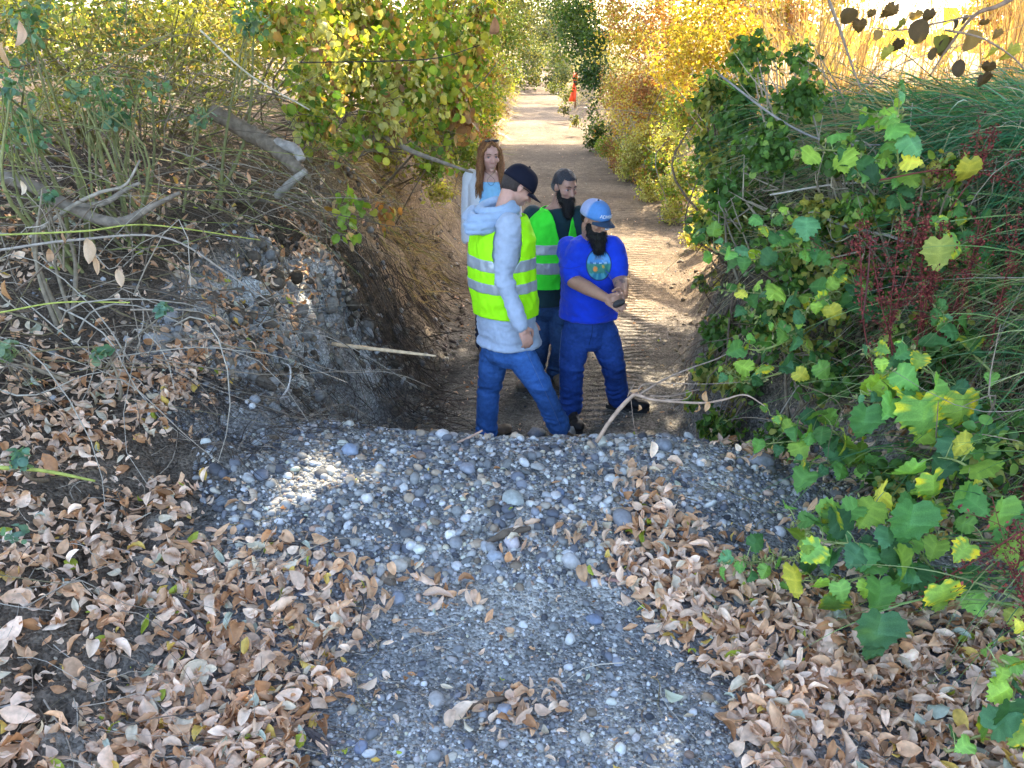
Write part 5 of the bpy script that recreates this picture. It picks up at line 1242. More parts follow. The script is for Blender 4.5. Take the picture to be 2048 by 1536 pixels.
def wrinkle(amp, sx=(9, 9, 22), seed=1, ridged=True):
    def f(co, no):
        w = vnoise(co * 3, 1, seed + 9)[:, None] * .08
        a = fbm((co + w) * np.array(sx), 1.0, 3, seed)
        if ridged: a = (1 - np.abs(a) * 2.6)
        return amp * a
    return f
M['skin'] = mat_col('skin', .5, 60, .07, bump=.05, bump_scale=200, spec=.4)
for _m in (M['skin'],):
    _b = [n for n in _m.node_tree.nodes if n.type == 'BSDF_PRINCIPLED'][0]
    _b.inputs['Subsurface Weight'].default_value = .12; _b.inputs['Subsurface Radius'].default_value = (.01, .004, .002); _b.inputs['Subsurface Scale'].default_value = 1.0
M['cloth'] = mat_col('cloth', .85, 35, .08, bump=.25, bump_scale=260, spec=.2, sheen=.15)
M['vest'] = mat_col('vest_fabric', .7, 200, .06, bump=.2, bump_scale=300, transl=.12, spec=.2, tcol=(1, 1, 1))
M['denim'] = mat_col('denim', .9, 45, .22, bump=.4, bump_scale=320, spec=.15)
M['hair'] = mat_col('hair', .55, 120, .4, bump=.9, bump_scale=150, spec=.35)
M['cap'] = mat_col('cap_fabric', .8, 60, .08, bump=.25, bump_scale=350, spec=.2)
M['rubber'] = mat_col('boot_leather', .55, 40, .2, bump=.3, bump_scale=90)
def refl_mat():
    m, nt, N, L = new_mat('reflective_tape'); o = N("ShaderNodeOutputMaterial"); b = N("ShaderNodeBsdfPrincipled")
    b.inputs['Base Color'].default_value = (.42, .46, .50, 1); b.inputs['Metallic'].default_value = .35; b.inputs['Roughness'].default_value = .42
    tc = N("ShaderNodeTexCoord"); n = N("ShaderNodeTexNoise"); n.inputs['Scale'].default_value = 30; L(tc.outputs['Object'], n.inputs['Vector'])
    bp = N("ShaderNodeBump"); bp.inputs['Strength'].default_value = .6; bp.inputs['Distance'].default_value = .01; L(n.outputs['Fac'], bp.inputs['Height']); L(bp.outputs[0], b.inputs['Normal'])
    L(b.outputs[0], o.inputs[0]); return m
M['tape'] = refl_mat()
M['eye'] = mat_col('eye_white', .2, 5, .0, spec=.6)
M['lens'] = mat_col('dark_lens', .08, 5, 0, fixed=(.012, .014, .02), spec=.8)

class Head:
    """local axes: x to the wearer's left... X = right hand side in face view, Y forward, Z up"""
    def __init__(s, c, yaw, pitch=0, roll=0, k=1.0):
        # yaw: compass of the face, 0 = +x, anticlockwise
        Rz = Matrix.Rotation(yaw - math.pi / 2, 3, 'Z'); Rx = Matrix.Rotation(pitch, 3, 'X'); Ry = Matrix.Rotation(roll, 3, 'Y')
        s.R = np.array(Rz @ Rx @ Ry); s.c = np.array(c, float); s.k = k
    def w(s, p): return s.c + s.k * (s.R @ np.array(p, float))
    def W(s, P): return s.c + s.k * (np.asarray(P, float) @ s.R.T)
    def loc(s, P): return ((np.asarray(P) - s.c) @ s.R) / s.k
    def ell(s, p, r): return sph(s.w(p), np.array(r) * s.k, s.R)
    def cap(s, a, b, r0, r1): return capsule(s.w(a), s.w(b), r0 * s.k, r1 * s.k, 12, 4)
    def parts(s, fem=False):
        j = .92 if fem else 1
        P = [s.ell((0, -.012, .035), (.077, .098, .088)), s.ell((0, .022, -.02), (.066 * j, .075, .085)), s.ell((0, .032, -.075), (.050 * j, .052, .038)),
             s.ell((0, .066, -.103), (.022 * j, .022, .016)), s.cap((0, .086, .012), (0, .112, -.030), .009, .012), s.ell((-.011, .102, -.034), (.009, .010, .007)), s.ell((.011, .102, -.034), (.009, .010, .007)),
             s.cap((-.036, .078, .030), (.036, .078, .030), .012, .012), s.ell((-.040, .064, -.022), (.024, .022, .022)), s.ell((.040, .064, -.022), (.024, .022, .022)),
             s.cap((-.020, .087, -.062), (.020, .087, -.062), .006, .006), s.cap((-.017, .086, -.073), (.017, .086, -.073), .007, .007), s.cap((0, .088, -.058), (0, .088, -.068), .008, .008),
             s.ell((-.077, -.008, -.002), (.010, .018, .031)), s.ell((.077, -.008, -.002), (.010, .018, .031))]
        return P
    def neck(s, base, r=.058): return [capsule(base, s.w((0, -.025, -.06)), r * 1.12, r * .95)]
def face_cols(h, skin, lip=(.42, .16, .14), blush=.12, stubble=None):
    sk = np.array(skin)
    def f(co, no):
        L_ = h.loc(co); c = sk[None] * (1 + .10 * fbm(co, 18, 3, 2))[:, None]
        d = np.linalg.norm((L_ - [0, .092, -.066]) / [.021, .022, .008], axis=1); m = (sstep(1.5 - d) * .7)[:, None]; c = c * (1 - m) + np.array(lip) * m
        for sx in (-1, 1):
            d = np.linalg.norm((L_ - [.040 * sx, .075, -.022]) / [.022, .03, .02], axis=1); m = sstep(1.4 - d)[:, None] * blush; c = c * (1 - m) + np.array([.6, .2, .15]) * m
        if stubble is not None:
            m = sstep((-.035 - L_[:, 2]) / .03) * sstep((L_[:, 1] + .02) / .03) * (L_[:, 2] > -.14) * (np.abs(L_[:, 0]) < .1); c = c * (1 - .45 * m[:, None]) + np.array(stubble) * .45 * m[:, None]
        return c
    return f
def eyes(h, parent, iris=(.05, .06, .08), brow=(.05, .03, .02), lid=(.3, .16, .12), lower=True):
    for sx in (-1, 1):
        A = Acc(); V, F = sph(h.w((.031 * sx, .074, .006)), np.array([.0125, .012, .0070]) * h.k, h.R); A.add(V, F, (.36, .33, .31))
        V, F = sph(h.w((.031 * sx + .001, .0835, .005)), np.array([.0058, .0040, .0055]) * h.k, h.R); A.add(V, F, iris)
        A.build('eye', M['eye'], parent)
        A = Acc()
        V, F = tube_arrays([h.w((x, y, z)) for x, y, z in ((.015 * sx, .091, .013), (.03 * sx, .090, .018), (.046 * sx, .080, .010))], .0022 * h.k, 6); A.add(V, F, lid)
        A.build('eyelid', M['skin'], parent)
        A = Acc(); V, F = tube_arrays([h.w((x, y, z)) for x, y, z in ((.014 * sx, .094, .030), (.032 * sx, .091, .036), (.05 * sx, .078, .030))], [.0035, .004, .002], 6); A.add(V, F, brow)
        A.build('eyebrow', M['hair'], parent)
def beard(h, parent, length=.10, col=(.012, .010, .010), seed=1, width=1.0, moust=True):
    P = [h.ell((0, .045, -.085), (.060 * width, .050, .045)), h.ell((0, .066, -.115), (.046 * width, .036, .04)), h.ell((-.055, .018, -.045), (.016, .030, .045)), h.ell((.055, .018, -.045), (.016, .030, .045))]
    # hangs with gravity
    t = h.w((0, .066, -.11)); P.append(capsule(t, t + np.array([0, 0, -length]) + h.R[:, 1] * .01, .042 * width, .030 * width))
    if moust: P += [h.cap((-.028, .092, -.058), (0, .104, -.048), .008, .010), h.cap((.028, .092, -.058), (0, .104, -.048), .008, .010)]
    o = fuse('beard', P, .006, 3, .5, M['hair'], parent, solid_col(col, .5, 60), lambda co, no: .006 * fbm(co * [1, 1, .35], 90, 2, seed) + .004 * vnoise(co, 40, seed))
    n = len(o.data.vertices); pick = rng.choice(n, min(n, 420), False); A = Acc()
    for i in pick:
        v = o.data.vertices[i]; p = np.array(v.co); q = np.array(v.normal)
        d = q * .5 + np.array([0, 0, -.9]); d /= np.linalg.norm(d); l = rng.uniform(.012, .03)
        V, F = tube_arrays([p, p + d * l * .5 + q * .002, p + d * l], [.0012, .0010, .0004], 3, False); A.add(V, F, np.array(col) * rng.uniform(.8, 3))
    A.build('stray_hairs', M['hair'], o)
    return o
def hand(wrist, palm_dir, back, side, curl=.5, k=1.0, spread=.10, thumb=.6, grip=None):
    """wrist point, palm_dir towards the knuckles, back = normal of the back of the hand, side = direction of the thumb"""
    d = np.array(palm_dir, float); d /= np.linalg.norm(d); b = np.array(back, float); b -= d * (b @ d); b /= np.linalg.norm(b)
    s = np.cross(d, b); s *= np.sign(s @ np.array(side, float)) or 1
    w = np.array(wrist, float); P = []
    R = np.stack([s, d, b], 1)
    P.append(sph(w + d * .045 * k, np.array([.040, .050, .015]) * k, R)); P.append(sph(w + d * .060 * k, np.array([.041, .030, .014]) * k, R))
    P.append(capsule(w - d * .02 * k, w + d * .03 * k, .024 * k, .025 * k))
    for i, (off, ln, r) in enumerate([(.030, .072, .0092), (.010, .080, .0095), (-.011, .074, .009), (-.030, .058, .0082)]):
        base = w + d * .082 * k + s * off * k; dd = d + s * spread * (off / .03)
        a = 0; p = base - d * .02 * k
        for f, q in ((.0, .35), (.45, .40), (1.0, .35), (1.55, .30)):
            a = curl * f * 1.25; e = p + (dd * math.cos(a) - b * math.sin(a)) * ln * q * k
            P.append(capsule(p, e, r * k, r * .92 * k, 10, 3)); p = e
    t0 = w + d * .020 * k + s * .028 * k; t1 = t0 + (s * .9 + d * .75 - b * .25) * .038 * k; t2 = t1 + (d * .9 + s * (.5 - thumb * .6) - b * (.3 + .6 * thumb)) * .030 * k; t3 = t2 + (d * .9 - s * thumb * .4 - b * (.3 + thumb * .7)) * .024 * k
    P += [capsule(t0, t1, .015 * k, .012 * k, 10, 3), capsule(t1, t2, .012 * k, .0105 * k, 10, 3), capsule(t2, t3, .0105 * k, .009 * k, 10, 3)]
    return P
def yawvec(a): return np.array([math.cos(a), math.sin(a), 0.])
def bvh_of(o):
    me = o.data; return BVHTree.FromPolygons([v.co for v in me.vertices], [list(p.vertices) for p in me.polygons])
def cast(b, px, py):
    r = ray(px, py).normalized(); h_ = b.ray_cast(Vector((0, 0, CAM_H)), r); return (h_[0], h_[1])
def seam(name, b, pts, r, c, parent, mat='denim', n=24, out=.001):
    Q = []
    S_ = spline([(p[0], p[1], 0) for p in pts], n)
    for x, y, _ in S_:
        h_ = cast(b, x, y)
        if h_[0] is not None: Q.append(np.array(h_[0] + h_[1] * out))
    if len(Q) < 3: return None
    A = Acc(); V, F = tube_arrays(np.array(Q), r, 5); A.add(V, F, c); return A.build(name, M[mat], parent)
def patch_grid(name, b, cx, cy, rx, ry, mat, parent, n=14, out=.003, colf=None, rot=0):
    """disc of cloth print lying on the surface"""
    V, idx, C = [], {}, []
    rs = np.linspace(0, 1, n); an = np.linspace(0, 2 * np.pi, 36, endpoint=False)
    for i, r in enumerate(rs):
        for j, a in enumerate(an):
            u_, v_ = r * math.cos(a), r * math.sin(a); h_ = cast(b, cx + u_ * rx, cy + v_ * ry)
            if h_[0] is None: return None
            V.append(np.array(h_[0]) + np.array(h_[1]) * out); C.append(colf(u_, -v_) if colf else (1, 1, 1))
    F = [(i * 36 + j, i * 36 + (j + 1) % 36, (i + 1) * 36 + (j + 1) % 36, (i + 1) * 36 + j) for i in range(n - 1) for j in range(36)]
    return link(name, mesh_np(name, np.array(V), np.array(F), np.array(C)), mat, parent)
def boot(ankle, d, parent, col, k=1.0, name='boot', sole_c=(.03, .03, .03), flat=None):
    """ankle point, d heading of the toe"""
    d = np.array([d[0], d[1], 0.]); d /= np.linalg.norm(d); s = np.cross(d, [0, 0, 1]); a = np.array(ankle, float); R = np.stack([s, d, [0, 0, 1.]], 1)
    g = a[2] - .10 if flat is None else flat
    base = np.array([a[0], a[1], g])
    P = [sph(base + d * .155 * k + [0, 0, .045], np.array([.050, .075, .042]) * k, R), sph(base + d * .07 * k + [0, 0, .055], np.array([.044, .09, .050]) * k, R), sph(base - d * .035 * k + [0, 0, .05], np.array([.040, .048, .050]) * k, R), capsule(base + [0, 0, .07], base + [0, 0, .17] - d * .01, .050 * k, .055 * k), sph(base + d * .04 * k + [0, 0, .09], np.array([.036, .06, .045]) * k, R)]
    o = fuse(name, P, .008, 3, .5, M['rubber'], parent, solid_col(col, .3, 20))
    an = np.linspace(0, 2 * np.pi, 28, endpoint=False); out = []
    for t in an:
        x = math.sin(t) * (.054 if math.cos(t) > -.2 else .044); y = math.cos(t) * .16 + .065; out.append(base + s * x * k + d * y * k)
    out = np.array(out); V = np.concatenate([out + [0, 0, -.004], out + [0, 0, .026]]); i = np.arange(28); j = (i + 1) % 28
    F = [tuple(q) for q in np.stack([i, j, j + 28, i + 28], 1)] + [tuple(range(28))[::-1], tuple(range(28, 56))]
    me = bpy.data.meshes.new('sole'); me.from_pydata([tuple(v) for v in V], [], [tuple(int(x) for x in f) for f in F]); me.update()
    a_ = me.color_attributes.new('col', 'FLOAT_COLOR', 'POINT'); a_.data.foreach_set('color', np.tile(np.array([*sole_c, 1], np.float32), len(V)))
    link('sole', me, M['rubber'], o)
    return o
def shell_part(name, src, keep, thick, off, mat, parent, col, planes=(), disp=0):
    """cut a garment shell out of a closed form"""
    bm = bmesh.new(); bm.from_mesh(src.data if hasattr(src, 'data') else src)
    for co, no in planes: bmesh.ops.bisect_plane(bm, geom=bm.verts[:] + bm.edges[:] + bm.faces[:], plane_co=co, plane_no=no, clear_outer=False, clear_inner=False)
    bm.normal_update()
    C = np.array([f.calc_center_median()[:] for f in bm.faces]); k = keep(C)
    bmesh.ops.delete(bm, geom=[f for f, q in zip(bm.faces[:], k) if not q], context='FACES')
    for v in bm.verts: v.co += v.normal * off
    # soften ragged cut edges
    for _ in range(4):
        new = {}
        for v in bm.verts:
            if v.is_boundary:
                nb = [e.other_vert(v).co for e in v.link_edges if e.is_boundary]
                if len(nb) == 2: new[v] = v.co * .5 + (nb[0] + nb[1]) * .25
        for v, c in new.items(): v.co = c
    me = bpy.data.meshes.new(name); bm.to_mesh(me); bm.free()
    if 'col' in me.color_attributes: me.color_attributes.remove(me.color_attributes['col'])
    a = me.color_attributes.new('col', 'FLOAT_COLOR', 'POINT'); n = len(me.vertices)
    co = np.empty(n * 3); me.vertices.foreach_get('co', co); co = co.reshape(-1, 3)
    cc = np.ones((n, 4), np.float32); cc[:, :3] = np.array(col)[None] * (1 + .05 * fbm(co, 12, 2, 3))[:, None]
    a.data.foreach_set('color', cc.ravel()); me.polygons.foreach_set('use_smooth', np.ones(len(me.polygons), bool)); me.materials.clear()
    o = link(name, me, mat, parent)
    md = o.modifiers.new('solid', 'SOLIDIFY'); md.thickness = thick; md.offset = 1
    return o
def seg_dist(P, a, b):
    a, b = np.array(a, float), np.array(b, float); ab = b - a; t = np.clip(((P - a) @ ab) / (ab @ ab), 0, 1); return np.linalg.norm(P - a - t[:, None] * ab, axis=1), t
def capdome(h, name, parent, col, R_=(.092, .112, .098), cz=.035, back=None, brim=(.075, .07), brim_c=None, zcut=.03, tilt=0.0, panel=None):
    """baseball cap: crown, brim, button as one thing with parts"""
    nu, nv = 32, 10; V, C = [], []
    for j in range(nv + 1):
        ph = (math.pi / 2) * j / nv
        for i in range(nu):
            th = 2 * math.pi * i / nu; cx = math.sin(th); cy = math.cos(th)
            r = math.cos(ph) ** .75 if j < nv else 0.0
            p = (R_[0] * r * cx, -.008 + R_[1] * r * cy, zcut + (cz + R_[2] - zcut) * math.sin(ph) ** .9)
            V.append(h.w(p)); c = panel(cx, cy, ph) if panel else col; C.append(c)
    F = [(j * nu + i, j * nu + (i + 1) % nu, (j + 1) * nu + (i + 1) % nu, (j + 1) * nu + i) for j in range(nv) for i in range(nu)]
    o = link('cap', mesh_np('cap', np.array(V), np.array(F), np.array(C)), M['cap'], parent)
    md = o.modifiers.new('s', 'SOLIDIFY'); md.thickness = .003; md.offset = 1
    # brim
    V, n, m = [], 14, 6
    for j in range(m + 1):
        for i in range(n + 1):
            a = (i / n - .5) * 2.0; f = j / m
            x0, y0 = R_[0] * math.sin(a), R_[1] * math.cos(a) - .008; 
            x1, y1 = brim[1] * 1.05 * (i / n - .5) * 2, y0 + brim[0] * math.cos((i / n - .5) * math.pi) ** .6
            x, y = x0 * (1 - f) + x1 * f, y0 * (1 - f) + y1 * f
            z = zcut + .004 - .25 * f * brim[0] - 2.6 * x * x
            V.append(h.w((x, y, z)))
    F = [(j * (n + 1) + i, j * (n + 1) + i + 1, (j + 1) * (n + 1) + i + 1, (j + 1) * (n + 1) + i) for j in range(m) for i in range(n)]
    bo = link('brim', mesh_np('brim', np.array(V), np.array(F), np.tile(np.array(brim_c or col), (len(V), 1))), M['cap'], o)
    md = bo.modifiers.new('s', 'SOLIDIFY'); md.thickness = .004
    A = Acc(); V, F = sph(h.w((0, -.008, cz + R_[2] + .002)), .008 * h.k); A.add(V, F, brim_c or col); A.build('button', M['cap'], o)
    return o
DEN = (.028, .060, .17)
def jeans(parent, pelvis, lat, fwd, hips, knees, ankles, col=DEN, rh=.105, rk=.082, ra=.072, waist=(.17, .13), wz=.10, belly=0, seed=3, hem_r=.078, wr=.006):
    P = [loft([(pelvis + [0, 0, wz], lat, fwd, waist[0], waist[1]), (pelvis + [0, 0, 0], lat, fwd, waist[0] * 1.08, waist[1] * 1.12), (pelvis + [0, 0, -.09], lat, fwd, waist[0] * 1.02, waist[1] * 1.08), (pelvis + [0, 0, -.14], lat, fwd, waist[0] * .8, waist[1] * .8)])]
    for h_, k_, a_ in zip(hips, knees, ankles):
        h_, k_, a_ = map(np.array, (h_, k_, a_)); mid = h_ * .5 + k_ * .5
        P += [capsule(h_, mid, rh, (rh + rk) * .52), capsule(mid, k_, (rh + rk) * .52, rk), capsule(k_, k_ * .45 + a_ * .55, rk, ra * 1.06), capsule(k_ * .45 + a_ * .55, a_, ra * 1.06, hem_r, 16, 3)]
    cs = [(np.array(k_), np.array(a_)) for k_, a_ in zip(knees, ankles)]
    def disp(co, no):
        d = wrinkle(wr, (5, 5, 17), seed)(co, no) * .8 + wrinkle(wr * .5, (14, 14, 34), seed + 2)(co, no)
        for k_, a_ in cs:
            # bunching above the hem and behind the knee
            w1 = np.exp(-((co[:, 2] - a_[2] - .07) / .09) ** 2) ; w2 = np.exp(-((co[:, 2] - k_[2]) / .10) ** 2)
            near = seg_dist(co, k_, a_)[0] < .2
            ph = co[:, 2] * 118 + (co[:, 0] - k_[0]) * 22 + 7 * vnoise(co, 8, seed); d = d + near * ((w1 * .006 * np.sin(ph) + w2 * .004 * np.sin(ph * .7 + 1)) * (.4 + 1.2 * sstep(.5 + vnoise(co, 9, seed + 4))))
        return d
    def colf(co, no):
        n = fbm(co, 5, 4, seed); c = np.array(col)[None] * (1 + .35 * n)[:, None]
        fade = np.zeros(len(co))
        for h_, k_ in zip(hips, knees):
            d, t = seg_dist(co, h_, k_); fr = np.clip(no @ np.array(fwd), 0, 1); fade = np.maximum(fade, fr * sstep(1.2 - d / .12) * np.exp(-((t - .55) / .4) ** 2))
        rid = sstep((wrinkle(1, (5, 5, 17), seed)(co, no) - .4) * 1.2) * .25
        f = np.clip(.55 * fade + rid, 0, 1)[:, None]; return c * (1 - f) + np.array(col) * np.array([2.4, 2.0, 1.7]) * f
    return fuse('jeans', P, .009, 3, .5, M['denim'], parent, colf, disp)

def V3(*a): return np.array(at(*a))
# ================================================================== man in the lime vest (nearest, seen from behind right)
def man_near():
    feet = at(1040, 890, 5.7)
    root = empty('person', (feet.x, feet.y, .02), label='man in lime yellow vest and black cap over light blue hooded shirt, looking down', cat='person')
    yaw = math.radians(38); f = yawvec(yaw); l = np.array([math.sin(yaw), -math.cos(yaw), 0])      # l = his right
    pel = V3(1018, 690, 5.66); ch = V3(1001, 520, 5.66); nk = V3(1008, 418, 5.66)
    shR = V3(1018, 452, 5.48); elR = V3(1008, 560, 5.42); wrR = V3(1043, 655, 5.36)
    shL = shR - l * .36; elL = V3(1000, 560, 5.95); wrL = V3(1050, 640, 5.95)
    h = Head(V3(1036, 374, 5.70), math.radians(17), math.radians(-36), 0, 1.02)
    skin = (.50, .27, .20)
    P = h.parts() + h.neck(nk + [0, 0, -.03], .060)
    P += [loft([(pel + [0, 0, .0], l, f, .15, .11), (pel * .5 + ch * .5, l, f, .145, .105), (ch, l, f, .16, .11), (ch * .3 + nk * .7, l, f, .16, .09), (nk, l, f, .07, .06)])]
    for a, b_, c in ((shR, elR, wrR), (shL, elL, wrL)): P += [capsule(a, b_, .05, .042), capsule(b_, c, .042, .028)]
    P += hand(wrR, np.array([.45, -.15, -1]), l + [0, -.2, 0], f, .75, 1.0, .05, .7); P += hand(wrL, np.array([.3, 0, -1]), -l, f, .4)
    body = fuse('body', P, .0065, 2, .5, M['skin'], root, face_cols(h, skin, stubble=(.2, .14, .11)))
    eyes(h, root)
    # short hair under the cap
    hp_ = [h.ell((0, -.035, .012), (.079, .083, .075)), h.ell((0, -.07, -.02), (.055, .035, .045))]
    fuse('hair', hp_, .007, 2, .5, M['hair'], root, solid_col((.045, .032, .028), .4, 80), lambda co, no: .002 * fbm(co, 120, 2, 3))
    cp = capdome(h, 'cap', root, (.006, .007, .018), R_=(.094, .114, .100), zcut=.018, brim=(.075, .072))
    # sunglasses at the face
    A = Acc()
    for sx in (-1, 1):
        V, F = sph(h.w((.034 * sx, .086, .006)), np.array([.026, .008, .019]) * h.k, h.R); A.add(V, F, (.01, .01, .015))
        V, F = tube_arrays([h.w((.058 * sx, .080, .010)), h.w((.080 * sx, .03, .012)), h.w((.083 * sx, -.015, .008))], .0028, 6); A.add(V, F, (.01, .01, .015))
    V, F = tube_arrays([h.w((-.012, .098, .010)), h.w((.012, .098, .010))], .003, 6); A.add(V, F, (.01, .01, .015))
    A.build('sunglasses', M['lens'], root)
    # hooded shirt
    sc = (.36, .42, .53)
    tor = [(pel + [0, 0, .02], l, f, .216, .198), (pel + [.0, 0, .06], l, f, .200, .178), (pel * .6 + ch * .4, l, f, .195, .172), (ch, l, f, .200, .165), (ch * .55 + nk * .45, l, f, .205, .150), (ch * .22 + nk * .78, l, f, .150, .115), (nk + [0, 0, -.01], l, f, .085, .080)]
    S_ = [loft(tor)]
    for a, b_, c in ((shR, elR, wrR), (shL, elL, wrL)):
        c2 = np.array(c) * .96 + np.array(b_) * .04; S_ += [capsule(a, b_, .073, .056), capsule(b_, c2, .056, .042)]
    sh = fuse('hooded_shirt', S_, .008, 3, .5, M['cloth'], root, solid_col(sc, .12, 5), lambda co, no: wrinkle(.010, (5, 5, 13), 5)(co, no) + wrinkle(.004, (16, 16, 22), 6)(co, no) + .003 * np.sin(co[:, 2] * 60 + 5 * vnoise(co, 6, 4)) * np.exp(-((co[:, 2] - elR[2] - .0) / .16) ** 2))
    # hood lying on the back: rolled folds
    Hd = []
    hb = nk + [0, 0, .0] - f * .05
    for k_, (rr, dz, bk, tr) in enumerate([(.098, .005, .02, .024), (.112, -.03, .05, .026), (.098, -.075, .085, .026), (.075, -.11, .10, .024)]):
        prev = None
        for t in np.linspace(-2.2, 2.2, 15):
            c = hb + (-f * math.cos(t) * rr * (1.0 + .2 * k_)) + l * math.sin(t) * rr + np.array([0, 0, dz + .05 * (1 - math.cos(t)) * .5]) - f * bk * max(0, math.cos(t))
            if prev is not None: Hd.append(capsule(prev, c, tr, tr, 12, 4))
            prev = c
    Hd.append(sph(hb - f * .12 + [0, 0, -.085], np.array([.08, .08, .06]))); 
    fuse('hood', Hd, .007, 4, .5, M['cloth'], root, solid_col((.30, .40, .55), .14, 8), wrinkle(.005, (9, 9, 16), 8))
    # vest
    base_v = fuse('tmpv', [loft([(c, a, b_, rx + .018, ry + .018) for c, a, b_, rx, ry in tor])], .009, 3, .5, M['vest'], None, solid_col((1, 1, 1)), lambda co, no: wrinkle(.010, (7, 7, 5), 12)(co, no) + wrinkle(.0045, (15, 15, 11), 13)(co, no))
    zh = at(990, 628, 5.6).z; lime = (.42, 1.0, .012)
    armd = lambda C: seg_dist(C, shR + (elR - shR) * -.35, elR)[0]; armdL = lambda C: seg_dist(C, shL + (elL - shL) * -.3, elL)[0]
    def keep(C):
        m = (C[:, 2] > zh) & (C[:, 2] < nk[2] - .035) & ~((seg_dist(C, shR + np.array([0, 0, .06]), shR * .45 + elR * .55)[0] < .088)) & ~((seg_dist(C, shL + np.array([0, 0, .06]), shL * .5 + elL * .5)[0] < .085))
        q = (C - ch); lat = q @ l; fr = q @ f
        return m & ~((fr > .06) & (np.abs(lat) < .035))
    vest = shell_part('safety_vest', base_v, keep, .003, .003, M['vest'], root, lime, [((0, 0, zh), (0, 0, 1))])
    for (pa, pb) in ((523, 546), (570, 590)):
        za, zb = at(990, pa, 5.45).z, at(990, pb, 5.45).z
        shell_part('reflective_stripe', base_v, lambda C, za=za, zb=zb: keep(C) & (C[:, 2] < za) & (C[:, 2] > zb), .002, .0075, M['tape'], vest, (1, 1, 1), [((0, 0, za), (0, 0, 1)), ((0, 0, zb), (0, 0, 1))])
    bpy.data.objects.remove(base_v)
    # jeans
    hR, hL = V3(1038, 706, 5.56), V3(990, 706, 5.74)
    kR, kL = V3(1080, 772, 5.50), V3(978, 778, 5.78); aR, aL = V3(1118, 852, 5.62), V3(972, 878, 5.80)
    aR[2] = max(aR[2], .13); jn = jeans(root, pel + [0, 0, .02], l, f, (hR, hL), (kR, kL), (aR, aL), (.040, .115, .33), .098, .075, .066, (.165, .135), .06, seed=21, hem_r=.074)
    b = bvh_of(jn)
    seam('side_seam', b, [(1052, 700), (1072, 745), (1098, 800), (1122, 855)], .0022, (.10, .17, .34), jn)
    seam('inseam', b, [(960, 700), (955, 780), (952, 860)], .002, (.09, .15, .3), jn)
    boot(aR + [0, 0, -.02], f * .8 + [.3, -.1, 0], root, (.16, .11, .07), flat=.035, name='shoe'); boot(aL, f, root, (.16, .11, .07), flat=.02, name='shoe')
man_near()

